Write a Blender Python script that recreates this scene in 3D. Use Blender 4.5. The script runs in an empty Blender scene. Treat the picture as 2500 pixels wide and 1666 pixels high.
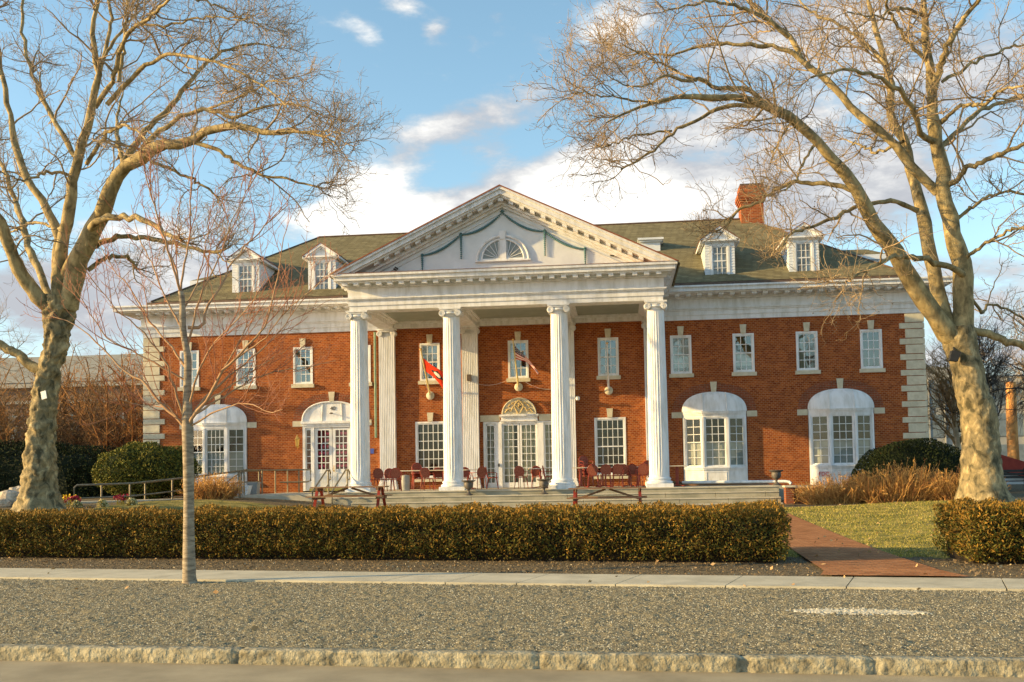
import bpy, math, random
import numpy as np
from mathutils import Vector, Matrix, noise as mnoise
rad = math.radians
random.seed(7); RNG = np.random.default_rng(11)
S = bpy.context.scene
# ------------------------------------------------------------------ camera
CAM = Vector((4.2792, 0.0, 1.6)); FPX = 2480.59; CYP = 1036.43
R_ = Vector((0.994132, 0.106807, -0.017131)); U_ = Vector((0.022312, -0.047505, 0.998622)); F_ = Vector((-0.105846, 0.993144, 0.049609))
cd = bpy.data.cameras.new('camera'); cam = bpy.data.objects.new('camera', cd); S.collection.objects.link(cam)
M = Matrix((R_, U_, -F_)).transposed().to_4x4(); M.translation = CAM
cam.matrix_world = M
cd.sensor_width = 36; cd.lens = 36 * FPX / 2500; cd.shift_y = (CYP - 833) / 2500
cd.clip_start = 0.1; cd.clip_end = 3000
S.camera = cam
# ------------------------------------------------------------------ light
SUN = Vector((-1, -0.245, 0.285)).normalized()          # towards the sun
sd = bpy.data.lights.new('sun', 'SUN'); sun = bpy.data.objects.new('sun', sd); S.collection.objects.link(sun)
sd.energy = 5.0; sd.angle = rad(0.5); sd.color = (1.0, 0.68, 0.27)
sun.rotation_euler = SUN.to_track_quat('Z', 'Y').to_euler(); sun.location = (-60, -10, 40)
S.view_settings.view_transform = 'Standard'; S.view_settings.look = 'None'
S.view_settings.exposure = 0.92; S.view_settings.gamma = 1.0
W = bpy.data.worlds.new('World'); S.world = W; W.use_nodes = True
nt = W.node_tree; nt.nodes.clear()
def N(nt, typ, **kw):
    n = nt.nodes.new(typ)
    for k, v in kw.items(): setattr(n, k, v)
    return n
def pxdir(x, y):
    d = F_ * FPX + R_ * (x - 1250) + U_ * (CYP - y)
    return d.normalized()
def at(x, y, Y):
    d = pxdir(x, y); return CAM + d * (Y / d.y)
sky = N(nt, 'ShaderNodeTexSky', sky_type='NISHITA', sun_disc=False)
sky.sun_elevation = math.asin(SUN.z); sky.sun_rotation = math.atan2(SUN.x, SUN.y)
sky.air_density = 1.0; sky.dust_density = 0.6; sky.ozone_density = 1.6
def vmath(nt, op, a, b=None):
    n = N(nt, 'ShaderNodeMath', operation=op)
    for i, v in enumerate((a, b)):
        if v is None: continue
        if isinstance(v, (int, float)): n.inputs[i].default_value = v
        else: nt.links.new(v, n.inputs[i])
    return n.outputs[0]
def build_world():
    L = nt.links
    tc = N(nt, 'ShaderNodeTexCoord'); sep = N(nt, 'ShaderNodeSeparateXYZ'); L.new(tc.outputs['Generated'], sep.inputs[0])
    az = vmath(nt, 'ARCTAN2', sep.outputs[0], sep.outputs[1]); el = vmath(nt, 'ARCSINE', sep.outputs[2])
    # domain warp so cloud edges are ragged
    mp = N(nt, 'ShaderNodeMapping'); mp.inputs['Scale'].default_value = (1, 1, 1.9); L.new(tc.outputs['Generated'], mp.inputs[0])
    nz = N(nt, 'ShaderNodeTexNoise'); nz.inputs['Scale'].default_value = 7.0; nz.inputs['Detail'].default_value = 9; nz.inputs['Roughness'].default_value = 0.56; nz.inputs['Distortion'].default_value = 0.35
    L.new(mp.outputs[0], nz.inputs['Vector'])
    nz2 = N(nt, 'ShaderNodeTexNoise'); nz2.inputs['Scale'].default_value = 3.1; nz2.inputs['Detail'].default_value = 7; nz2.inputs['Roughness'].default_value = 0.55
    mp2 = N(nt, 'ShaderNodeMapping'); mp2.inputs['Location'].default_value = (3.3, 1.7, 5.1); mp2.inputs['Scale'].default_value = (1, 1, 2.4); L.new(tc.outputs['Generated'], mp2.inputs[0]); L.new(mp2.outputs[0], nz2.inputs['Vector'])
    tot = None; totw = None
    # px x, y, radius x, radius y, tilt deg, density, whiteness
    blobs = [(900, 470, 95, 75, 25, 1.1, 1.0), (820, 540, 120, 45, 0, 1.0, 1.0), (1130, 290, 185, 44, 14, .85, .4), (990, 385, 70, 24, 25, .3, .2),
             (1000, 540, 140, 50, 0, 1.2, .8), (1180, 475, 190, 45, 10, 1.1, .3), (1430, 440, 120, 55, 0, 1.3, 1.0), (1470, 515, 140, 50, 0, 1.2, .9), (1620, 485, 150, 45, 0, 1.2, .65), (1800, 500, 320, 110, 0, 1.2, .15),
             (885, 70, 80, 35, -35, .8, .6), (985, 8, 70, 26, 0, .9, .7), (1060, 68, 45, 26, 20, .7, .6), (760, 40, 60, 30, 0, .5, .5),
             (1500, 60, 120, 70, 0, 1.0, .8), (1760, 130, 200, 60, 10, .75, .4), (2050, 60, 220, 80, 0, .85, .45), (2350, 150, 220, 140, 0, .7, .35), (1750, 300, 230, 50, 5, .8, .5), (2100, 440, 330, 80, 0, .8, .25), (2420, 700, 200, 120, 0, .7, .3),
             (1350, 640, 120, 30, 0, .3, .2), (470, 680, 260, 90, 0, .9, .3), (100, 700, 240, 90, 0, .8, .2), (330, 550, 170, 45, 5, .85, .7), (150, 470, 180, 30, 0, .5, .3),
             (640, 870, 800, 120, 0, .75, .15), (2500, 900, 500, 120, 0, .7, .3), (30, 120, 160, 60, 0, .35, .2)]
    for (x, y, rx, ry, t, dn, wh) in blobs:
        d = pxdir(x, y); a0 = math.atan2(d.x, d.y); e0 = math.asin(d.z); k = 1 / FPX
        da = vmath(nt, 'SUBTRACT', az, a0); de = vmath(nt, 'SUBTRACT', el, e0); c, s = math.cos(rad(t)), math.sin(rad(t))
        u = vmath(nt, 'ADD', vmath(nt, 'MULTIPLY', da, c / (rx * k)), vmath(nt, 'MULTIPLY', de, s / (rx * k)))
        v = vmath(nt, 'ADD', vmath(nt, 'MULTIPLY', da, -s / (ry * k)), vmath(nt, 'MULTIPLY', de, c / (ry * k)))
        q = vmath(nt, 'ADD', vmath(nt, 'MULTIPLY', u, u), vmath(nt, 'MULTIPLY', v, v))
        g = vmath(nt, 'MULTIPLY', vmath(nt, 'EXPONENT', vmath(nt, 'MULTIPLY', q, -0.8)), dn)
        tot = g if tot is None else vmath(nt, 'ADD', tot, g)
        gw = vmath(nt, 'MULTIPLY', g, wh); totw = gw if totw is None else vmath(nt, 'ADD', totw, gw)
    # general cloud cover away from the photographed part too
    base = vmath(nt, 'ADD', tot, vmath(nt, 'MULTIPLY', vmath(nt, 'SUBTRACT', nz.outputs[0], 0.57), 2.3))
    base = vmath(nt, 'ADD', base, vmath(nt, 'MULTIPLY', vmath(nt, 'SUBTRACT', nz2.outputs[0], 0.5), 0.9))
    nz3 = N(nt, 'ShaderNodeTexNoise'); nz3.inputs['Scale'].default_value = 21; nz3.inputs['Detail'].default_value = 8; nz3.inputs['Roughness'].default_value = 0.62; L.new(mp2.outputs[0], nz3.inputs['Vector'])
    base = vmath(nt, 'ADD', base, vmath(nt, 'MULTIPLY', vmath(nt, 'SUBTRACT', nz3.outputs[0], 0.5), 1.3))
    # unseen clouds thinned behind the camera, made to dim and blue the fill
    fr = N(nt, 'ShaderNodeMapRange', interpolation_type='SMOOTHSTEP'); fr.inputs['From Min'].default_value = -0.25; fr.inputs['From Max'].default_value = 0.35; fr.inputs['To Min'].default_value = -0.45; fr.inputs['To Max'].default_value = 0.0
    L.new(sep.outputs[1], fr.inputs['Value']); base = vmath(nt, 'ADD', base, fr.outputs[0])
    mr = N(nt, 'ShaderNodeMapRange', interpolation_type='SMOOTHSTEP'); mr.inputs['From Min'].default_value = 0.22; mr.inputs['From Max'].default_value = 0.95
    L.new(base, mr.inputs['Value'])
    wr = N(nt, 'ShaderNodeMapRange', interpolation_type='SMOOTHSTEP'); wr.inputs['From Min'].default_value = 0.15; wr.inputs['From Max'].default_value = 1.15
    L.new(vmath(nt, 'ADD', totw, vmath(nt, 'ADD', vmath(nt, 'MULTIPLY', vmath(nt, 'SUBTRACT', nz2.outputs[0], 0.47), 1.5), vmath(nt, 'MULTIPLY', vmath(nt, 'SUBTRACT', nz3.outputs[0], 0.5), 1.6))), wr.inputs['Value'])
    cc = N(nt, 'ShaderNodeMix', data_type='RGBA'); L.new(wr.outputs[0], cc.inputs[0])
    cc.inputs[6].default_value = CLOUD_GREY; cc.inputs[7].default_value = CLOUD_WHITE
    hs = N(nt, 'ShaderNodeHueSaturation'); hs.inputs['Saturation'].default_value = 0.98; hs.inputs['Value'].default_value = 1.12; hs.inputs['Hue'].default_value = 0.482
    L.new(sky.outputs[0], hs.inputs['Color'])
    mx = N(nt, 'ShaderNodeMix', data_type='RGBA'); L.new(mr.outputs[0], mx.inputs[0]); L.new(hs.outputs[0], mx.inputs[6]); L.new(cc.outputs[2], mx.inputs[7])
    bg = N(nt, 'ShaderNodeBackground'); bg.inputs['Strength'].default_value = SKY_STR; L.new(mx.outputs[2], bg.inputs['Color'])
    out = N(nt, 'ShaderNodeOutputWorld'); L.new(bg.outputs[0], out.inputs[0])
SKY_STR = 0.13
CLOUD_GREY = (2.3, 2.4, 2.6, 1); CLOUD_WHITE = (5.2, 5.1, 4.8, 1)
build_world()

# ------------------------------------------------------------------ materials
def mat(name, c1, c2=None, rough=0.8, scale=3.0, bump=0.0, bscale=40.0, metal=0.0, spec=0.3, detail=5, contrast=(0.35, 0.65), squash=(1, 1, 1), c3=None):
    m = bpy.data.materials.new(name); m.use_nodes = True; t = m.node_tree; L = t.links
    p = t.nodes['Principled BSDF']; p.inputs['Roughness'].default_value = rough; p.inputs['Metallic'].default_value = metal; p.inputs['Specular IOR Level'].default_value = spec
    g = N(t, 'ShaderNodeNewGeometry'); mp = N(t, 'ShaderNodeMapping'); mp.inputs['Scale'].default_value = squash; L.new(g.outputs['Position'], mp.inputs[0])
    if c2 is None: p.inputs['Base Color'].default_value = (*c1, 1)
    else:
        nz = N(t, 'ShaderNodeTexNoise'); nz.inputs['Scale'].default_value = scale; nz.inputs['Detail'].default_value = detail; nz.inputs['Roughness'].default_value = 0.6
        L.new(mp.outputs[0], nz.inputs['Vector'])
        cr = N(t, 'ShaderNodeValToRGB'); cr.color_ramp.elements[0].position = contrast[0]; cr.color_ramp.elements[0].color = (*c1, 1)
        cr.color_ramp.elements[1].position = contrast[1]; cr.color_ramp.elements[1].color = (*c2, 1)
        if c3: e = cr.color_ramp.elements.new((contrast[0] + contrast[1]) / 2); e.color = (*c3, 1)
        L.new(nz.outputs[0], cr.inputs[0]); L.new(cr.outputs[0], p.inputs['Base Color'])
    if bump:
        n2 = N(t, 'ShaderNodeTexNoise'); n2.inputs['Scale'].default_value = bscale; n2.inputs['Detail'].default_value = 5; L.new(mp.outputs[0], n2.inputs['Vector'])
        b = N(t, 'ShaderNodeBump'); b.inputs['Strength'].default_value = 1.0; b.inputs['Distance'].default_value = bump; L.new(n2.outputs[0], b.inputs['Height']); L.new(b.outputs[0], p.inputs['Normal'])
    return m
def brick_mat(name, c1, c2, mortar, bw=0.215, rh=0.075, patch=0.5, horizontal=False, flecks=0.4):
    m = bpy.data.materials.new(name); m.use_nodes = True; t = m.node_tree; L = t.links; p = t.nodes['Principled BSDF']
    p.inputs['Roughness'].default_value = 0.9; p.inputs['Specular IOR Level'].default_value = 0.08
    g = N(t, 'ShaderNodeNewGeometry'); s = N(t, 'ShaderNodeSeparateXYZ'); L.new(g.outputs['Position'], s.inputs[0]); cb = N(t, 'ShaderNodeCombineXYZ')
    if horizontal: L.new(s.outputs[0], cb.inputs[0]); L.new(s.outputs[1], cb.inputs[1])
    else: L.new(vmath(t, 'ADD', s.outputs[0], s.outputs[1]), cb.inputs[0]); L.new(s.outputs[2], cb.inputs[1])
    br = N(t, 'ShaderNodeTexBrick'); L.new(cb.outputs[0], br.inputs['Vector']); br.inputs['Scale'].default_value = 1.0
    br.inputs['Brick Width'].default_value = bw; br.inputs['Row Height'].default_value = rh; br.inputs['Mortar Size'].default_value = 0.009; br.inputs['Mortar Smooth'].default_value = 0.3; br.inputs['Bias'].default_value = -0.1
    br.inputs['Color1'].default_value = (*c1, 1); br.inputs['Color2'].default_value = (*c2, 1); br.inputs['Mortar'].default_value = (*mortar, 1)
    nz = N(t, 'ShaderNodeTexNoise'); nz.inputs['Scale'].default_value = 2.6; nz.inputs['Detail'].default_value = 9; nz.inputs['Roughness'].default_value = 0.75; L.new(g.outputs['Position'], nz.inputs['Vector'])
    mr = N(t, 'ShaderNodeMapRange'); mr.inputs['From Min'].default_value = 0.3; mr.inputs['From Max'].default_value = 0.7; mr.inputs['To Min'].default_value = 1 - patch * .5; mr.inputs['To Max'].default_value = 1 + patch * .45; L.new(nz.outputs[0], mr.inputs['Value'])
    nb = N(t, 'ShaderNodeTexNoise'); nb.inputs['Scale'].default_value = 0.45; nb.inputs['Detail'].default_value = 3; L.new(g.outputs['Position'], nb.inputs['Vector'])
    # pale orange flecks scattered by noise
    wn = N(t, 'ShaderNodeTexNoise'); wn.inputs['Scale'].default_value = 5.5; wn.inputs['Detail'].default_value = 3; wn.inputs['Roughness'].default_value = 0.8; L.new(cb.outputs[0], wn.inputs['Vector'])
    fr = N(t, 'ShaderNodeMapRange'); fr.inputs['From Min'].default_value = 0.66; fr.inputs['From Max'].default_value = 0.74; fr.inputs['To Max'].default_value = flecks; L.new(wn.outputs[0], fr.inputs['Value'])
    mu = N(t, 'ShaderNodeMix', data_type='RGBA', blend_type='MULTIPLY'); mu.inputs[0].default_value = 1; L.new(br.outputs['Color'], mu.inputs[6]); L.new(mr.outputs[0], mu.inputs[7])
    fl = N(t, 'ShaderNodeMix', data_type='RGBA'); L.new(fr.outputs[0], fl.inputs[0]); L.new(mu.outputs[2], fl.inputs[6]); fl.inputs[7].default_value = (0.5, 0.22, 0.09, 1)
    L.new(fl.outputs[2], p.inputs['Base Color'])
    b = N(t, 'ShaderNodeBump'); b.inputs['Strength'].default_value = 0.8; b.inputs['Distance'].default_value = 0.008; b.invert = True; L.new(br.outputs['Fac'], b.inputs['Height']); L.new(b.outputs[0], p.inputs['Normal'])
    return m
def glass_mat(name, refl=0.28, tint=(0.9, 0.95, 0.93)):
    m = bpy.data.materials.new(name); m.use_nodes = True; t = m.node_tree; L = t.links; t.nodes.clear()
    g = N(t, 'ShaderNodeNewGeometry'); nz = N(t, 'ShaderNodeTexNoise'); nz.inputs['Scale'].default_value = 2.2; nz.inputs['Detail'].default_value = 1; L.new(g.outputs['Position'], nz.inputs['Vector'])
    b = N(t, 'ShaderNodeBump'); b.inputs['Distance'].default_value = 0.004; b.inputs['Strength'].default_value = 0.5; L.new(nz.outputs[0], b.inputs['Height'])
    gl = N(t, 'ShaderNodeBsdfGlossy'); gl.inputs['Roughness'].default_value = 0.02; gl.inputs['Color'].default_value = (*tint, 1); L.new(b.outputs[0], gl.inputs['Normal'])
    tr = N(t, 'ShaderNodeBsdfTransparent'); tr.inputs['Color'].default_value = (0.86, 0.9, 0.88, 1)
    mx = N(t, 'ShaderNodeMixShader'); mx.inputs[0].default_value = refl; L.new(tr.outputs[0], mx.inputs[1]); L.new(gl.outputs[0], mx.inputs[2])
    o = N(t, 'ShaderNodeOutputMaterial'); L.new(mx.outputs[0], o.inputs[0])
    return m
BR = brick_mat('brick', (0.22, 0.048, 0.014), (0.39, 0.11, 0.026), (0.36, 0.19, 0.1), bw=0.16, patch=0.55)
BRD = brick_mat('brick_dark', (0.2, 0.06, 0.03), (0.3, 0.085, 0.04), (0.25, 0.17, 0.12))
BRP = brick_mat('paving_brick', (0.31, 0.125, 0.05), (0.47, 0.215, 0.095), (0.2, 0.13, 0.07), bw=0.2, rh=0.1, horizontal=True, flecks=.25)
CHB = brick_mat('chimney_brick', (0.26, 0.055, 0.018), (0.4, 0.12, 0.035), (0.34, 0.2, 0.12))
WHT = mat('white_paint', (0.58, 0.59, 0.58), (0.78, 0.8, 0.83), rough=0.6, scale=2.2, detail=9, squash=(2.2, 2.2, .5), contrast=(.3, .58))
WHS = mat('siding_paint', (0.64, 0.68, 0.72), (0.72, 0.76, 0.8), rough=0.6, scale=2)  # cooled, as is the white trim: pediment shade put into the paint
CRM = mat('quoin_stone', (0.5, 0.46, 0.34), (0.62, 0.58, 0.45), rough=0.8, scale=5, bump=0.004, bscale=60)
SLT = brick_mat('roof_shingle', (0.175, 0.152, 0.085), (0.25, 0.22, 0.125), (0.08, 0.07, 0.045), bw=0.32, rh=0.085, patch=.3, flecks=0)
DRK = mat('gutter_dark', (0.09, 0.06, 0.045), (0.15, 0.1, 0.07), rough=0.6, scale=6)
CPR = mat('copper_edge', (0.2, 0.07, 0.04), (0.28, 0.11, 0.06), rough=0.5, scale=4)
GRN = mat('verdigris_pipe', (0.12, 0.2, 0.15), (0.2, 0.28, 0.2), rough=0.6, scale=3)
TEAL = mat('teal_paint', (0.07, 0.17, 0.2), (0.12, 0.25, 0.29), rough=0.6, scale=12)
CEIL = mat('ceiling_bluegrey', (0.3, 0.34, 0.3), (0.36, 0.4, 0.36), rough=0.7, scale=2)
GLS = glass_mat('window_glass', 0.2); GLD = glass_mat('window_glass_dim', 0.055)
INT = mat('unlit_room_dark', (0.012, 0.008, 0.007), (0.04, 0.022, 0.015), rough=0.9, scale=2.5)  # near-black: the darkness of the unlit rooms put into the colour
BLD = mat('window_blind', (0.3, 0.31, 0.3), (0.38, 0.39, 0.37), rough=0.9, scale=2)
CUR = mat('sheer_curtain', (0.3, 0.3, 0.24), (0.48, 0.47, 0.38), rough=0.95, scale=9, squash=(3, 3, .2))
MAR = mat('maroon_curtain', (0.11, 0.012, 0.015), (0.2, 0.025, 0.03), rough=0.9, scale=8)
PNK = mat('pink_paper', (0.55, 0.06, 0.13), rough=0.8)
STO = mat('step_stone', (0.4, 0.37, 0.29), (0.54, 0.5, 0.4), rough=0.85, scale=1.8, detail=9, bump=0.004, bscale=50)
STR = mat('step_stone_shaded', (0.26, 0.25, 0.19), (0.42, 0.39, 0.3), rough=0.9, scale=1.6, detail=9, bump=0.004, bscale=50)  # darker copy of the step stone: the risers' shade put into the colour
CON = mat('sidewalk_concrete', (0.38, 0.35, 0.26), (0.52, 0.48, 0.36), rough=0.9, scale=2.2, detail=10, bump=0.003, bscale=120)
GRA = mat('kerb_granite', (0.16, 0.14, 0.09), (0.42, 0.38, 0.26), rough=0.85, scale=7, detail=10, bump=0.035, bscale=16)
ASP = mat('asphalt', (0.24, 0.205, 0.135), (0.36, 0.31, 0.21), rough=0.95, scale=1.4, detail=12, bump=0.006, bscale=160)
GVL = mat('gravel', (0.075, 0.07, 0.052), (0.52, 0.43, 0.24), rough=0.95, scale=55, detail=8, contrast=(0.36, 0.66), c3=(0.22, 0.19, 0.115), bump=0.012, bscale=70)
MUL = mat('mulch', (0.07, 0.052, 0.028), (0.26, 0.2, 0.11), rough=1, scale=24, detail=9, contrast=(0.4, 0.7), bump=0.02, bscale=40)
GRS0 = mat('turf', (0.075, 0.085, 0.012), (0.33, 0.26, 0.07), rough=1, scale=1.7, detail=10, bump=0.03, bscale=30, contrast=(.38, .62))
BRN = mat('metal_bronze', (0.13, 0.1, 0.075), (0.2, 0.15, 0.11), rough=0.45, metal=0.6, scale=8)
RAIL = mat('rail_metal', (0.16, 0.14, 0.1), (0.25, 0.22, 0.16), rough=0.5, metal=0.4, scale=8)
RED = mat('chair_red', (0.22, 0.026, 0.016), (0.33, 0.05, 0.026), rough=0.4, scale=8, spec=0.5)
REDL = mat('chair_caning', (0.2, 0.05, 0.03), (0.32, 0.1, 0.06), rough=0.6, scale=25)
TBW = mat('table_top_pale', (0.6, 0.52, 0.4), (0.7, 0.62, 0.5), rough=0.5, scale=4)
WOOD = mat('picnic_wood', (0.2, 0.11, 0.06), (0.32, 0.19, 0.11), rough=0.85, scale=4, squash=(1, 8, 8), bump=0.003)
URN = mat('urn_iron', (0.08, 0.075, 0.07), (0.16, 0.14, 0.12), rough=0.6, scale=10, metal=0.2)
GREY = mat('bin_grey', (0.26, 0.27, 0.27), (0.34, 0.35, 0.35), rough=0.5, scale=5)
YEL = mat('pole_yellow', (0.62, 0.5, 0.2), (0.72, 0.6, 0.3), rough=0.5, scale=5)
BRS = mat('brass', (0.6, 0.4, 0.12), rough=0.35, metal=0.7)
BLK = mat('black_metal', (0.03, 0.03, 0.03), rough=0.6)
BLUE = mat('blue_sign', (0.06, 0.1, 0.4), rough=0.5)
FRED = mat('flag_red', (0.75, 0.045, 0.012), rough=0.8); FBLU = mat('flag_blue', (0.03, 0.04, 0.1), rough=0.8); FWHT = mat('flag_white', (0.75, 0.7, 0.66), rough=0.8); FR2 = mat('flag_stripe_red', (0.5, 0.03, 0.04), rough=0.8)
ROCK = mat('rock', (0.3, 0.25, 0.18), (0.55, 0.48, 0.38), rough=0.9, scale=5, bump=0.02, bscale=12)
GLZ = mat('far_facade_glass', (0.12, 0.15, 0.17), (0.2, 0.25, 0.27), rough=0.4, scale=0.8)
FARW = mat('far_wall', (0.28, 0.28, 0.26), (0.36, 0.36, 0.33), rough=0.8, scale=0.7)
FARR = mat('far_roof', (0.22, 0.22, 0.19), (0.29, 0.28, 0.24), rough=0.9, scale=0.5)
FARB = mat('far_brick', (0.16, 0.11, 0.08), (0.22, 0.16, 0.12), rough=0.9, scale=3)
def bark(name, cols, pos, scale=3.2, squash=(1, 1, .6), bump=.02):
    m = bpy.data.materials.new(name); m.use_nodes = True; t = m.node_tree; L = t.links; p = t.nodes['Principled BSDF']; p.inputs['Roughness'].default_value = 0.85; p.inputs['Specular IOR Level'].default_value = .2
    g = N(t, 'ShaderNodeNewGeometry'); mp = N(t, 'ShaderNodeMapping'); mp.inputs['Scale'].default_value = squash; L.new(g.outputs['Position'], mp.inputs[0])
    nz = N(t, 'ShaderNodeTexNoise'); nz.inputs['Scale'].default_value = scale; nz.inputs['Detail'].default_value = 8; nz.inputs['Roughness'].default_value = .62; nz.inputs['Distortion'].default_value = .6; L.new(mp.outputs[0], nz.inputs['Vector'])
    cr = N(t, 'ShaderNodeValToRGB'); cr.color_ramp.interpolation = 'LINEAR'
    e = cr.color_ramp.elements; e[0].position = pos[0]; e[0].color = (*cols[0], 1); e[1].position = pos[-1]; e[1].color = (*cols[-1], 1)
    for q, c in zip(pos[1:-1], cols[1:-1]): k = e.new(q); k.color = (*c, 1)
    L.new(nz.outputs[0], cr.inputs[0]); L.new(cr.outputs[0], p.inputs['Base Color'])
    b = N(t, 'ShaderNodeBump'); b.inputs['Distance'].default_value = bump; b.inputs['Strength'].default_value = .8
    n2 = N(t, 'ShaderNodeTexNoise'); n2.inputs['Scale'].default_value = scale * 4; n2.inputs['Detail'].default_value = 6; L.new(mp.outputs[0], n2.inputs['Vector']); L.new(n2.outputs[0], b.inputs['Height']); L.new(b.outputs[0], p.inputs['Normal'])
    return m
BARK = bark('plane_bark', [(0.07, 0.062, 0.035), (0.18, 0.15, 0.085), (0.27, 0.215, 0.115), (0.48, 0.39, 0.22)], [.38, .47, .56, .68], scale=4.5)
BARKG = bark('plane_limb_bark', [(0.12, 0.098, 0.05), (0.28, 0.22, 0.11), (0.46, 0.37, 0.19)], [.35, .5, .68], scale=4)
TWG = mat('plane_twig', (0.2, 0.15, 0.095), (0.4, 0.3, 0.18), rough=.9, scale=1.5)
SAPB = bark('sapling_bark', [(0.15, 0.12, 0.085), (0.27, 0.22, 0.155), (0.38, 0.32, 0.23)], [.35, .5, .65], scale=9, squash=(.6, .6, 3), bump=.006)
SAPT = mat('sapling_twig', (0.28, 0.1, 0.06), (0.4, 0.19, 0.1), rough=.8, scale=1.2)
DBK = mat('dark_bark', (0.06, 0.05, 0.045), (0.12, 0.1, 0.08), rough=.9, scale=3)
PBK = mat('pale_bark', (0.4, 0.3, 0.18), (0.62, 0.5, 0.34), rough=.9, scale=3)
LF = [mat('leaf_%s' % n, c, rough=.7, spec=.15) for n, c in (('bronze', (0.18, 0.11, 0.022)), ('olive', (0.125, 0.112, 0.02)), ('green', (0.05, 0.065, 0.015)), ('rust', (0.32, 0.18, 0.03)))]
LG = [mat('foliage_%s' % n, c, rough=.7, spec=.15) for n, c in (('olive', (0.19, 0.17, 0.03)), ('green', (0.08, 0.1, 0.02)), ('dark', (0.03, 0.04, 0.014)))]
LD = [mat('needle_%s' % n, c, rough=.75, spec=.1) for n, c in (('green', (0.03, 0.042, 0.014)), ('dark', (0.016, 0.022, 0.012)))]
STM = [mat('stem_%s' % n, c, rough=.9) for n, c in (('straw', (0.55, 0.32, 0.1)), ('brown', (0.3, 0.13, 0.045)), ('tan', (0.46, 0.24, 0.075)))]
WLW = [mat('withy_%s' % n, c, rough=.9) for n, c in (('orange', (0.4, 0.2, 0.07)), ('brown', (0.2, 0.12, 0.06)), ('tan', (0.34, 0.22, 0.1)))]
GRB = [mat('blade_%s' % n, c, rough=.9) for n, c in (('green', (0.14, 0.165, 0.018)), ('straw', (0.5, 0.4, 0.12)), ('olive', (0.26, 0.23, 0.035)))]

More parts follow.
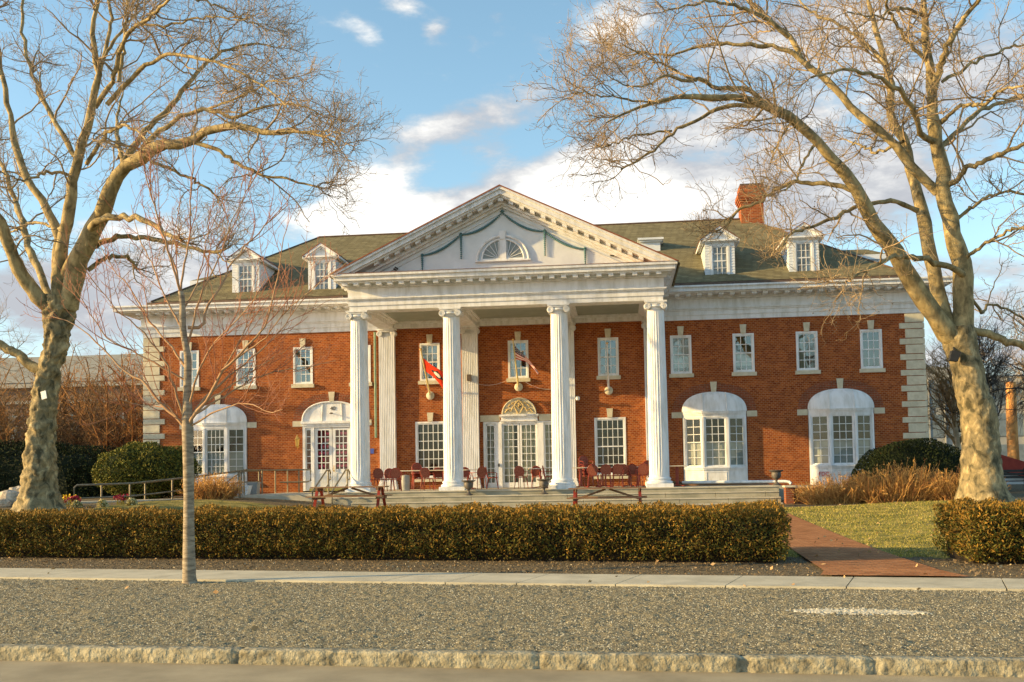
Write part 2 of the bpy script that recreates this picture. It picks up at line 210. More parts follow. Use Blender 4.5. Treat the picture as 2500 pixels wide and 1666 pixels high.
# ------------------------------------------------------------------ mesh helpers
COL = S.collection
def link(name, me, parent=None):
    o = bpy.data.objects.new(name, me); COL.objects.link(o)
    if parent is not None:
        o.parent = parent
        if parent.type == 'EMPTY': o.matrix_parent_inverse = Matrix.Translation(-parent.location)
    return o
def tag(o, label=None, cat=None, group=None, kind=None):
    if label: o['label'] = label
    if cat: o['category'] = cat
    if group: o['group'] = group
    if kind: o['kind'] = kind
    return o
def thing(name, loc, label, cat, group=None):
    o = bpy.data.objects.new(name, None); COL.objects.link(o); o.location = loc; o.empty_display_size = .2
    return tag(o, label, cat, group)
class MB:
    def __init__(s): s.v = []; s.f = []; s.m = []
    def add(s, vs, fs, mi=0):
        b = len(s.v); s.v.extend([tuple(p) for p in vs]); s.f.extend([tuple(i + b for i in f) for f in fs]); s.m.extend([mi] * len(fs)); return s
    def box(s, x0, x1, y0, y1, z0, z1, mi=0):
        return s.add([(x0, y0, z0), (x1, y0, z0), (x1, y1, z0), (x0, y1, z0), (x0, y0, z1), (x1, y0, z1), (x1, y1, z1), (x0, y1, z1)],
                     [(0, 3, 2, 1), (4, 5, 6, 7), (0, 1, 5, 4), (1, 2, 6, 5), (2, 3, 7, 6), (3, 0, 4, 7)], mi)
    def prism(s, poly, axis, a, b, mi=0):          # poly: 2D points in the other two axes, extruded along axis from a to b
        n = len(poly)
        def P(q, t): return {'x': (t, q[0], q[1]), 'y': (q[0], t, q[1]), 'z': (q[0], q[1], t)}[axis]
        vs = [P(q, a) for q in poly] + [P(q, b) for q in poly]
        fs = [tuple(range(n)), tuple(range(2 * n - 1, n - 1, -1))] + [(i, i + n, (i + 1) % n + n, (i + 1) % n) for i in range(n)]
        return s.add(vs, fs, mi)
    def lathe(s, prof, c=(0, 0, 0), n=24, mi=0):
        vs = []; fs = []
        for (r, z) in prof:
            for k in range(n): a = 2 * math.pi * k / n; vs.append((c[0] + r * math.cos(a), c[1] + r * math.sin(a), c[2] + z))
        for i in range(len(prof) - 1):
            for k in range(n): fs.append((i * n + k, i * n + (k + 1) % n, (i + 1) * n + (k + 1) % n, (i + 1) * n + k))
        fs.append(tuple(range(n - 1, -1, -1))); fs.append(tuple(range((len(prof) - 1) * n, len(prof) * n)))
        return s.add(vs, fs, mi)
    def tube(s, pts, r, n=8, mi=0, close=False):
        pts = [Vector(p) for p in pts]; m = len(pts); rr = r if isinstance(r, (list, tuple)) else [r] * m; vs = []; fs = []
        ref = Vector((0, 0, 1)) if abs((pts[-1] - pts[0]).normalized().z) < .9 else Vector((0, 1, 0))
        for i, p in enumerate(pts):
            if close: t = (pts[(i + 1) % m] - pts[i - 1])
            else: t = pts[min(i + 1, m - 1)] - pts[max(i - 1, 0)]
            t.normalize(); u = t.cross(ref); 
            if u.length < 1e-4: u = t.cross(Vector((1, 0, 0)))
            u.normalize(); w = t.cross(u)
            for k in range(n): a = 2 * math.pi * k / n; vs.append(p + (u * math.cos(a) + w * math.sin(a)) * rr[i])
        for i in range(m if close else m - 1):
            for k in range(n): j = (i + 1) % m; fs.append((i * n + k, i * n + (k + 1) % n, j * n + (k + 1) % n, j * n + k))
        if not close: fs.append(tuple(range(n - 1, -1, -1))); fs.append(tuple(range((m - 1) * n, m * n)))
        return s.add(vs, fs, mi)
    def bar(s, a, b, w, d, mi=0):                  # rectangular bar between two points
        a, b = Vector(a), Vector(b); t = (b - a).normalized(); ref = Vector((0, 1, 0)) if abs(t.y) < .9 else Vector((1, 0, 0))
        u = t.cross(ref).normalized() * w / 2; v = t.cross(u).normalized() * d / 2
        vs = [a - u - v, a + u - v, a + u + v, a - u + v, b - u - v, b + u - v, b + u + v, b - u + v]
        return s.add(vs, [(0, 3, 2, 1), (4, 5, 6, 7), (0, 1, 5, 4), (1, 2, 6, 5), (2, 3, 7, 6), (3, 0, 4, 7)], mi)
    def xf(s, fn): s.v = [tuple(fn(Vector(p))) for p in s.v]; return s
    def build(s, name, mats, parent=None, smooth=False, bevel=0.0):
        me = bpy.data.meshes.new(name); me.from_pydata(s.v, [], s.f)
        mats = mats if isinstance(mats, (list, tuple)) else [mats]
        for m_ in mats: me.materials.append(m_)
        if len(mats) > 1: me.polygons.foreach_set('material_index', s.m)
        if smooth: me.polygons.foreach_set('use_smooth', [True] * len(me.polygons))
        me.update()
        o = link(name, me, parent)
        if smooth:
            try: me.set_sharp_from_angle(angle=rad(40))
            except Exception: pass
        if bevel: b = o.modifiers.new('bevel', 'BEVEL'); b.width = bevel; b.segments = 2; b.limit_method = 'ANGLE'
        return o
def npmesh(name, V, F, mats, parent=None, mi=None, smooth=False):
    V = np.asarray(V, np.float32).reshape(-1, 3); F = np.asarray(F, np.int32); k = F.shape[1]
    me = bpy.data.meshes.new(name); me.vertices.add(len(V)); me.vertices.foreach_set('co', V.ravel())
    me.loops.add(F.size); me.loops.foreach_set('vertex_index', F.ravel()); me.polygons.add(len(F))
    me.polygons.foreach_set('loop_start', np.arange(0, F.size, k, dtype=np.int32)); me.polygons.foreach_set('loop_total', np.full(len(F), k, np.int32))
    for m_ in (mats if isinstance(mats, (list, tuple)) else [mats]): me.materials.append(m_)
    if mi is not None: me.polygons.foreach_set('material_index', np.asarray(mi, np.int32))
    if smooth: me.polygons.foreach_set('use_smooth', np.ones(len(F), bool))
    me.update(calc_edges=True); me.validate()
    return link(name, me, parent)
def tubes(paths, radii, sides):                     # paths (B,n,3), radii (B,n) -> V,F
    P = np.asarray(paths, float); Rr = np.asarray(radii, float); B, n, _ = P.shape
    T = np.empty_like(P); T[:, 1:-1] = P[:, 2:] - P[:, :-2]; T[:, 0] = P[:, 1] - P[:, 0]; T[:, -1] = P[:, -1] - P[:, -2]
    T /= np.linalg.norm(T, axis=2, keepdims=True) + 1e-9
    ref = np.zeros((B, 1, 3)); main = P[:, -1] - P[:, 0]; main /= np.linalg.norm(main, axis=1, keepdims=True) + 1e-9
    ref[:, 0, 1] = 1; al = np.abs(main[:, 1]) > .85; ref[al, 0] = (1, 0, 0)
    Uv = np.cross(T, ref); Uv /= np.linalg.norm(Uv, axis=2, keepdims=True) + 1e-9; Wv = np.cross(T, Uv)
    a = np.arange(sides) * 2 * np.pi / sides
    V = P[:, :, None] + (Uv[:, :, None] * np.cos(a)[None, None, :, None] + Wv[:, :, None] * np.sin(a)[None, None, :, None]) * Rr[:, :, None, None]
    idx = np.arange(B * n * sides).reshape(B, n, sides); nx = np.roll(idx, -1, axis=2)
    F = np.stack([idx[:, :-1], nx[:, :-1], nx[:, 1:], idx[:, 1:]], axis=-1).reshape(-1, 4)
    return V.reshape(-1, 3), F
def merge(parts):
    Vs = []; Fs = []; b = 0
    for V, F in parts: Vs.append(V); Fs.append(F + b); b += len(V)
    return np.concatenate(Vs), np.concatenate(Fs)
def leaves(C, size, aspect=.45, nbias=None, jitter=.9):     # leaf-sized quads at centres C
    n = len(C); D = RNG.normal(size=(n, 3)); 
    if nbias is not None: D = D * jitter + nbias
    D /= np.linalg.norm(D, axis=1, keepdims=True); A = np.cross(D, RNG.normal(size=(n, 3))); A /= np.linalg.norm(A, axis=1, keepdims=True)
    s = size * RNG.uniform(.6, 1.3, (n, 1)); D = D * s; A = A * s * aspect
    V = np.stack([C - D * .5, C + A * .5, C + D * .6, C - A * .5], axis=1).reshape(-1, 3)
    return V, np.arange(4 * n).reshape(-1, 4)
def sstep(a, b, x): t = np.clip((x - a) / (b - a), 0, 1); return t * t * (3 - 2 * t)
# ------------------------------------------------------------------ street lines and terrain
def y_kerb(x): return 8.66 - .069 * x
def y_sw0(x): return 14.2 - .16 * x
def y_sw1(x): return 15.5 - .172 * x
def y_hedge(x): return 17.15 - .17 * x
def gz(x, y):
    x = np.asarray(x, float); y = np.asarray(y, float)
    z = .13 + .0 * x
    h = y - y_sw1(x)
    z = z + .02 * sstep(0, 1, h) + .26 * sstep(2.2, 20, h)
    z = z + .5 * sstep(-3, -11, x) * sstep(5, 14, h)
    z = z + .24 * np.exp(-(((x - 14.6) / 3.6) ** 2 + ((y - 30.5) / 3.2) ** 2)) + .22 * sstep(15, 24, x) * sstep(20, 30, y)
    return z
def G(x, y): return float(gz(x, y))
def sheet(name, xs, ys, zf, m, kind='structure', jitter=0, seed=1):
    r = np.random.default_rng(seed); X, Y = np.meshgrid(xs, ys); Yr = Y; Z = zf(X, Yr)
    if jitter: Z = Z + r.normal(size=Z.shape) * jitter
    V = np.stack([X, Yr, Z], -1).reshape(-1, 3); ny, nx = X.shape; i = np.arange(ny * nx).reshape(ny, nx)
    F = np.stack([i[:-1, :-1], i[:-1, 1:], i[1:, 1:], i[1:, :-1]], -1).reshape(-1, 4)
    o = npmesh(name, V, F, m, smooth=True); tag(o, kind=kind); return o
def strip(name, xs, us, yf0, yf1, zf, m, jitter=0, seed=1, kind='structure'):   # strip between two lines
    r = np.random.default_rng(seed); X, Uu = np.meshgrid(xs, us); Y = yf0(X) * (1 - Uu) + yf1(X) * Uu; Z = zf(X, Y, Uu)
    if jitter is not None and not np.isscalar(jitter) or jitter: Z = Z + r.normal(size=Z.shape) * jitter
    V = np.stack([X, Y, Z], -1).reshape(-1, 3); ny, nx = X.shape; i = np.arange(ny * nx).reshape(ny, nx)
    F = np.stack([i[:-1, :-1], i[:-1, 1:], i[1:, 1:], i[1:, :-1]], -1).reshape(-1, 4)
    o = npmesh(name, V, F, m, smooth=True); tag(o, kind=kind); return o
# ------------------------------------------------------------------ setting
xs = np.linspace(-45, 45, 10)
sheet('road', np.linspace(-60, 60, 60), np.array([-60, -20, -5, 0, 3, 5, 6, 7, 8, 9, 10]), lambda X, Y: -.0 + 0 * X, ASP)
def build_kerb():
    x = np.concatenate([np.linspace(-45, -8, 20), np.arange(-7.96, 12, .04), np.linspace(12.2, 45, 20)]); r = np.random.default_rng(3)
    jo = np.array([-9.4, -6.9, -4.3, -1.72, .92, 3.55, 5.22, 6.2, 8.1, 10.4, 13]); jd = np.min(np.abs(x[:, None] - jo[None]), axis=1); joint = np.where(jd < .026, .035, 0)
    prof = [(0.0, -.03, 1.0), (-.004, .03, 1.2), (.0, .06, 1.4), (.004, .09, 1.4), (.004, .112, .8), (.014, .121, .12), (.09, .124, .06), (.16, .122, .06), (.17, .08, 0)]
    V = np.zeros((len(prof), len(x), 3))
    lf = np.array([mnoise.noise(Vector((q * 3, 1, 5))) for q in x]) * .012
    for i, (dy, z, a) in enumerate(prof):
        nn = np.array([mnoise.noise(Vector((q * 8, z * 22, 0))) + .6 * mnoise.noise(Vector((q * 22, z * 40, 4))) for q in x])
        V[i, :, 0] = x; V[i, :, 1] = y_kerb(x) + dy + a * (.011 * nn + lf * .5) + joint; V[i, :, 2] = z + (.006 * a * nn if 0 < z < .115 else .001 * nn) - joint * .5 * (z > .1)
    ny, nx = V.shape[:2]; k = np.arange(ny * nx).reshape(ny, nx); F = np.stack([k[:-1, :-1], k[:-1, 1:], k[1:, 1:], k[1:, :-1]], -1).reshape(-1, 4)
    tag(npmesh('kerb', V, F, GRA, smooth=False), kind='structure')
build_kerb()
def verge_z(X, Y, Uu): 
    f = 0
    for a, b, c, w in ((3.1, 1.7, .3, .5), (7.3, 5.1, 1.9, .35), (-4.4, 9.7, 4.2, .35), (13.7, -8.3, 2.2, .22), (17.1, 15.3, 5.1, .18), (-23, 19, 0.7, .14), (31, 27, 3.3, .1)): f = f + w * np.sin(a * X + b * Y + c + .9 * np.sin(.6 * b * X - .5 * a * Y))
    return .112 + .0085 * f * np.minimum(1, np.minimum(Uu, 1 - Uu) * 14)
fx = np.arange(-7.5, 12.2, .028)
strip('gravel_verge', fx, np.linspace(0, 1, 190), lambda x: y_kerb(x) + .165, lambda x: y_sw0(x) - .004, verge_z, GVL, jitter=.0065, seed=5)
strip('gravel_verge', np.linspace(12.2, 45, 30), np.linspace(0, 1, 6), lambda x: y_kerb(x) + .165, lambda x: y_sw0(x) - .004, verge_z, GVL)
strip('gravel_verge', np.linspace(-45, -7.5, 30), np.linspace(0, 1, 6), lambda x: y_kerb(x) + .165, lambda x: y_sw0(x) - .004, verge_z, GVL)
def build_sidewalk():
    mb = MB(); xj = [-45, -30, -20, -14, -11.5, -9.2, -6.9, -4.7, -2.6, -.55, 1.1, 2.02, 3.02, 4.35, 5.75, 7.2, 9, 11.5, 14, 20, 30, 45]
    for a, b in zip(xj[:-1], xj[1:]):
        a += .008; b -= .008; sk = .18
        vs = []
        for z in (.04, .142): vs += [(a - sk, y_sw0(a), z), (b - sk, y_sw0(b), z), (b + sk, y_sw1(b), z), (a + sk, y_sw1(a), z)]
        mb.add(vs, [(4, 5, 6, 7), (0, 1, 5, 4), (1, 2, 6, 5), (2, 3, 7, 6), (3, 0, 4, 7)])
    tag(mb.build('sidewalk', CON), kind='structure')
build_sidewalk()
# ground behind the pavement (bark mulch), lawn and brick path laid on it
gx = np.unique(np.concatenate([np.linspace(-90, -14, 30), np.arange(-14, 16.01, .08), np.linspace(16.2, 110, 40)]))
us = np.concatenate([np.linspace(0, .045, 46), np.linspace(.05, .3, 60), np.linspace(.32, 1, 14)])
strip('ground', gx, us, lambda x: y_sw1(x) + .004, lambda x: 0 * x + 140, lambda X, Y, Uu: gz(X, Y), MUL, jitter=.007, seed=9)
strip('lawn', np.arange(-12, 14.9, .12), np.linspace(0, 1, 130), lambda x: y_hedge(x) + 1.25 + .12 * np.sin(x * 3), lambda x: 32.6 - .12 * (x - 8) + .3 * np.sin(x * 1.1) - 1.6 * sstep(11.5, 14.8, x), lambda X, Y, Uu: gz(X, Y) + .03 * np.minimum(1, np.minimum(Uu, 1 - Uu) * 30) - .012, GRS0, jitter=.008, seed=4)
def px0(y): return 7.02 + .05 * (y - 13.5)
def px1(y): return 8.62 + .015 * (y - 13.5)
def build_path():
    ys = np.concatenate([np.linspace(13.6, 20, 60), np.linspace(20.3, 36.2, 40)]); V = []
    for y in ys:
        t = np.linspace(0, 1, 9); x = px0(y) * (1 - t) + px1(y) * t; x = x + .55 * (t - .5) * max(0, 1 - (y - 13.6) / 1.2)
        z = gz(x, np.maximum(y, y_sw1(x) + .1)) + .035; V.append(np.stack([x, np.maximum(y, y_sw1(x) + .006), z], -1))
    V = np.array(V); k = np.arange(V.shape[0] * 9).reshape(-1, 9); F = np.stack([k[:-1, :-1], k[:-1, 1:], k[1:, 1:], k[1:, :-1]], -1).reshape(-1, 4)
    tag(npmesh('brick_path', V, F, BRP, smooth=True), kind='structure')
build_path()
def scatter(name, n, xr, yr, zoff, size, asp, mats, probs, ok, up=True, kind='stuff', label=None):
    x = RNG.uniform(*xr, n); y = RNG.uniform(*yr, n); k = ok(x, y); x = x[k]; y = y[k]
    C = np.stack([x, y, gz(x, y) + zoff], -1); nb = np.tile([[0, 0, 1.6 if up else 0]], (len(C), 1))
    V, F = leaves(C, size, asp, nbias=nb, jitter=.55 if up else 1)
    o = npmesh(name, V, F, mats, mi=RNG.choice(len(mats), len(F), p=probs)); tag(o, label, kind=kind); return o
def inlawn(x, y): return (y > y_hedge(x) + 1.3 + .15 * np.sin(x * 5)) & (y < 32.3 - .12 * (x - 8) - 1.6 * sstep(11.5, 14.8, x)) & ((x > px1(y) + .02) | (x < px0(y) - .02))
scatter('grass', 60000, (6.2, 14.6), (16.4, 24), .02, .036, .2, GRB, [.3, .35, .35], inlawn, label='short green and straw coloured turf grass beside the brick path')
scatter('grass', 40000, (5.5, 14.8), (24, 33), .02, .05, .2, GRB, [.3, .35, .35], inlawn, label='short turf grass on the far half of the lawn')
PALE = mat('pale_chip', (0.5, 0.44, 0.32), rough=.9); DKC = mat('dark_chip', (0.06, 0.045, 0.035), rough=1); TANC = mat('tan_chip', (0.24, 0.17, 0.09), rough=1)
scatter('mulch_chips', 26000, (-8, 13), (14.2, 20), .008, .026, .6, [PALE, DKC, TANC], [.06, .4, .54], lambda x, y: (y > y_sw1(x) + .03) & (y < y_hedge(x) + 1.1) & ((x < px0(y) - .1) | (x > px1(y) + .25)), up=False, label='loose bark mulch chips between the pavement and the hedge')
def build_stones():
    n = 42000; x = RNG.uniform(-6.5, 11, n); u = RNG.uniform(0.01, .99, n); y = (y_kerb(x) + .17) * (1 - u) + y_sw0(x) * u
    C = np.stack([x, y, np.full(n, .119)], -1); s = RNG.uniform(.004, .010, (n, 1))
    oc = np.array([(1, 0, 0), (-.5, .87, 0), (-.5, -.87, 0), (0, 0, .75)]) ; ang = RNG.uniform(0, 6.28, n); c, sn = np.cos(ang), np.sin(ang)
    V = np.empty((n, 4, 3)); V[:, :, 0] = oc[None, :, 0] * c[:, None] - oc[None, :, 1] * sn[:, None]; V[:, :, 1] = oc[None, :, 0] * sn[:, None] + oc[None, :, 1] * c[:, None]; V[:, :, 2] = oc[None, :, 2]
    V = V * s[:, :, None] + C[:, None]; b = np.arange(n)[:, None] * 4; F = (b[:, None] + np.array([[0, 1, 3], [1, 2, 3], [2, 0, 3]])[None]).reshape(-1, 3)
    gm = [mat('stone_pale', (0.75, 0.68, 0.48), rough=.9), mat('stone_grey', (0.3, 0.26, 0.18), rough=.9), mat('stone_dark', (0.09, 0.085, 0.08), rough=.9)]
    tag(npmesh('loose_stones', V, F, gm, mi=np.repeat(RNG.choice(3, n, p=[.42, .3, .28]), 3)), 'loose grey and pale stones of the verge surface', kind='stuff')
    # worn pale patch of gravel
    n = 2300; q = RNG.beta(1.5, 1.3, n); x = 6.02 + q * 1.28 + RNG.normal(size=n) * .03; y = 10.98 - .13 * (x - 6.1) + RNG.normal(size=n) * .1 * (1.15 - (2 * q - 1) ** 2) ** .5
    V2 = []; s = RNG.uniform(.006, .014, n)
    C = np.stack([x, y, np.full(n, .127)], -1); V, F = leaves(C, .026, .6, nbias=np.tile([[1, .1, 0]], (n, 1)), jitter=.2)
    tag(npmesh('pale_gravel_patch', V, F, mat('chalk_chip', (0.7, 0.64, 0.5), rough=.9)), 'pale worn patch of chippings in the grey gravel', kind='stuff')
build_stones()
def fallen():
    n = 700; x = RNG.uniform(-7.5, 13, n); y = RNG.uniform(9, 33, n); k = (y < y_sw1(x)) & (RNG.random(n) < .8); x, y = x[~k], y[~k]; z = np.where(y < y_sw1(x), np.where(y > y_sw0(x), .15, .135), gz(x, y) + .03) + np.where((x > px0(y)) & (x < px1(y)), .02, 0)
    V, F = leaves(np.stack([x, y, z], -1), .065, .75, nbias=np.tile([[.8, .3, .1]], (len(x), 1)), jitter=.35); tag(npmesh('fallen_leaves', V, F, [mat('dead_leaf', (.34, .2, .09), (.5, .34, .17), rough=.9, scale=9)]), 'scattered dry brown leaves on the lawn, path and pavement', kind='stuff')
fallen()

# ------------------------------------------------------------------ the club house
WY = 43.12
HOUSE = thing('brick_club_house', (0, WY, 0.9), 'long red brick club house with white columned portico, pediment and dormers', 'building')
OPEN = []                      # (x0,x1,z0,z1,arched)
for c in (-14.66, -12.07, -9.48, -6.89, -3.84, 0, 3.84, 6.89, 9.48, 12.07, 14.66): OPEN.append((c - .42, c + .42, 5.74, 7.33, 0))
for c in (-3.85, 3.85): OPEN.append((c - .64, c + .64, 1.5, 3.93, 0))
OPEN.append((-1.53, 1.53, 1.05, 3.86, 0))
for c in (-13.35, -8.2, 8.2, 13.35): OPEN.append((c - 1.33, c + 1.33, .95, 4.92, 1))
def arch(c, n=24, hw=1.33, sp=4.08, rise=.84, p=2.35):
    out = []
    for i in range(n + 1):
        a = math.pi * i / n; x = -math.cos(a); z = math.sin(a)
        x = math.copysign(abs(x) ** (2 / p), x); z = z ** (2 / p); out.append((c + hw * x, sp + rise * z))
    return out
def build_walls():
    mb = MB(); X0, X1, Z0, Z1 = -16.72, 16.72, .3, 8.0
    xs = sorted({X0, X1} | {v for o in OPEN for v in o[:2]}); zs = sorted({Z0, Z1} | {v for o in OPEN for v in o[2:4]})
    for i in range(len(xs) - 1):
        k = 0
        while k < len(zs) - 1:
            xm = (xs[i] + xs[i + 1]) / 2; zm = (zs[k] + zs[k + 1]) / 2
            if not any(o[0] < xm < o[1] and o[2] < zm < o[3] for o in OPEN):
                mb.add([(xs[i], WY, zs[k]), (xs[i + 1], WY, zs[k]), (xs[i + 1], WY, zs[k + 1]), (xs[i], WY, zs[k + 1])], [(0, 1, 2, 3)])
            k += 1
    for (a, b, c, d, ar) in OPEN:
        D = WY + .2
        if ar:
            pts = arch((a + b) / 2); n = len(pts)
            for (p, q) in zip(pts[:-1], pts[1:]):
                mb.add([(p[0], WY, p[1]), (q[0], WY, q[1]), (q[0], WY, d), (p[0], WY, d)], [(0, 1, 2, 3)])
                mb.add([(p[0], WY, p[1]), (q[0], WY, q[1]), (q[0], D, q[1]), (p[0], D, p[1])], [(3, 2, 1, 0)])
            d = 4.08
            mb.add([(a, WY, c), (a, D, c), (a, D, d), (a, WY, d)], [(0, 1, 2, 3)]); mb.add([(b, WY, c), (b, D, c), (b, D, d), (b, WY, d)], [(3, 2, 1, 0)])
        else:
            for (p, q) in (((a, c), (b, c)), ((b, c), (b, d)), ((b, d), (a, d)), ((a, d), (a, c))):
                mb.add([(p[0], WY, p[1]), (q[0], WY, q[1]), (q[0], D, q[1]), (p[0], D, p[1])], [(0, 1, 2, 3)])
    for X in (X0, X1): mb.add([(X, WY, Z0), (X, WY + 12.5, Z0), (X, WY + 12.5, Z1), (X, WY, Z1)], [(0, 1, 2, 3)])
    mb.add([(X0, WY + 12.5, Z0), (X1, WY + 12.5, Z0), (X1, WY + 12.5, Z1), (X0, WY + 12.5, Z1)], [(0, 1, 2, 3)])
    tag(mb.build('wall', BR, HOUSE))
    # brick arches of headers, flush courses set 3 mm proud
    for c in (-13.35, -8.2, 8.2, 13.35):
        m2 = MB(); o = arch(c, 46, 1.34, 4.08, .85); e = arch(c, 46, 1.72, 4.08, 1.2)
        for i in range(46):
            g = .12
            p = [o[i], o[i + 1], e[i + 1], e[i]]
            p = [(p[0][0] * (1 - g) + p[1][0] * g, p[0][1] * (1 - g) + p[1][1] * g), p[1], p[2], (p[3][0] * (1 - g) + p[2][0] * g, p[3][1] * (1 - g) + p[2][1] * g)]
            m2.prism(p, 'y', WY - .012, WY + .05)
        m2.build('brick_arch', BRD, HOUSE)
    it = MB(); it.box(-16.6, 16.6, WY + .9, WY + 1.0, .5, 8.2); it.build('interior_backing', INT, HOUSE)  # dark backing sheet painted as the unlit rooms behind the windows
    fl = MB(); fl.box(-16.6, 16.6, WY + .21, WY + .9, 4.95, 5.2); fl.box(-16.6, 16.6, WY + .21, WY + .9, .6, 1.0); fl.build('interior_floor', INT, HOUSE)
build_walls()
def build_quoins():
    for sx in (-1, 1):
        mb = MB(); z = 7.97
        while z > .8:
            zt = z; mb.box(*sorted((sx * 16.03, sx * 16.8)), WY - .035, WY + .8, zt - .375, zt - .012)
            zt -= .39
            mb.box(*sorted((sx * 15.8, sx * 16.8)), WY - .035, WY + 1.0, zt - .245, zt - .012)
            z = zt - .257
        mb.build('quoins', CRM, HOUSE, bevel=.012)
build_quoins()
def build_entablature():
    for nm, x0, x1, oe in (('l', -16.75, -5.98, (1, 0)), ('r', 5.98, 16.75, (0, 1))):
        mb = MB()
        for (z0, z1, off) in ((7.975, 8.17, .05), (8.17, 8.36, .09), (8.36, 8.42, .14), (8.42, 8.48, .19), (8.48, 8.84, .11), (8.84, 8.9, .24), (8.985, 9.04, .82), (9.04, 9.2, .98), (9.2, 9.27, 1.06)):
            mb.box(x0 - off * oe[0], x1 + off * oe[1], WY - off, WY + 12.5 + off, z0, z1 + .0005 if z1 < 9 else z1)
        mb.box(x0, x1, WY - .24, WY + 12.5, 8.9, 8.985)
        x = x0 - .3 * oe[0] + .25
        while x < x1 + .3 * oe[1]:
            mb.box(x, x + .19, WY - .74, WY - .24, 8.9, 8.985); mb.box(x + .03, x + .16, WY - .66, WY - .5, 8.875, 8.9); x += .447
        mb.build('cornice', WHT, HOUSE)
        g = MB(); g.box(x0 + .45 * oe[0], x1 - .45 * oe[1], WY - .72, WY - .5, 9.28, 9.44); 
        for xx in (x0 + 3.1, x0 + 6.7, x0 + 9.3): g.tube([(xx, WY - .74, 9.4), (xx + .03, WY - .8, 9.3), (xx + .16, WY - .86, 9.27)], .035, 8)
        g.build('gutter', DRK, HOUSE)
build_entablature()
def build_roof():
    mb = MB(); e = 16.1; yb = 55.6
    v = [(-e, 42.38, 9.45), (e, 42.38, 9.45), (e, yb, 9.45), (-e, yb, 9.45), (-10.5, 49, 13.62), (10.5, 49, 13.62)]
    mb.add(v, [(0, 1, 5, 4), (1, 2, 5), (2, 3, 4, 5), (3, 0, 4), (0, 3, 2, 1)])
    o = mb.build('roof', SLT, HOUSE)
    r = MB(); r.tube([(-10.5, 49, 13.64), (10.5, 49, 13.64)], .05, 6)
    for sx in (-1, 1): r.tube([(sx * 10.5, 49, 13.63), (sx * 16.1, 42.38, 9.47)], .04, 6)
    r.build('ridge_cap', DRK, o)
    for sx in (-1, 1):
        mb = MB(); a, b = sorted((sx * 11.0, sx * 16.3))
        mb.box(a, b, 47.9, 58, 9.4, 11.05); mb.box(a - .1, b + .1, 47.8, 58.1, 11.05, 11.18); mb.box(a - .3, b + .3, 47.6, 58.3, 11.18, 11.4)
        o = mb.build('rear_wing', WHS, HOUSE)
        q = MB(); q.add([(a - .3, 47.6, 11.4), (b + .3, 47.6, 11.4), (b + .3, 58.3, 11.4), (a - .3, 58.3, 11.4), (a + .6, 48.6, 11.86), (b - .4, 48.6, 11.86), (b - .4, 57, 11.86), (a + .6, 57, 11.86)], [(0, 1, 5, 4), (1, 2, 6, 5), (2, 3, 7, 6), (3, 0, 4, 7), (4, 5, 6, 7)])
        q.build('rear_wing_roof', SLT, o)
    vb = MB(); vb.box(5.4, 6.25, 45.7, 47.5, 11.0, 11.95); vb.box(5.33, 6.33, 45.6, 47.6, 11.95, 12.03); vb.box(5.25, 6.4, 45.5, 47.6, 12.03, 12.12); vb.build('flat_dormer', WHS, HOUSE)
build_roof()
def build_chimney():
    mb = MB(); x0, x1 = 10.2, 11.25
    mb.box(x0, x1, 48.5, 49.5, 12.0, 14.3)
    for i, (z, o) in enumerate(((14.3, .05), (14.4, .1), (14.5, .14), (14.72, .1), (14.8, .04))): mb.box(x0 - o, x1 + o, 48.5 - o, 49.5 + o, z, z + (.22 if i == 2 else .1 if i < 4 else .3))
    o = mb.build('chimney', CHB, HOUSE)
    c = MB(); c.box(x0 - .02, x1 + .02, 48.48, 49.52, 15.1, 15.2); c.build('chimney_cap', DRK, o)
build_chimney()
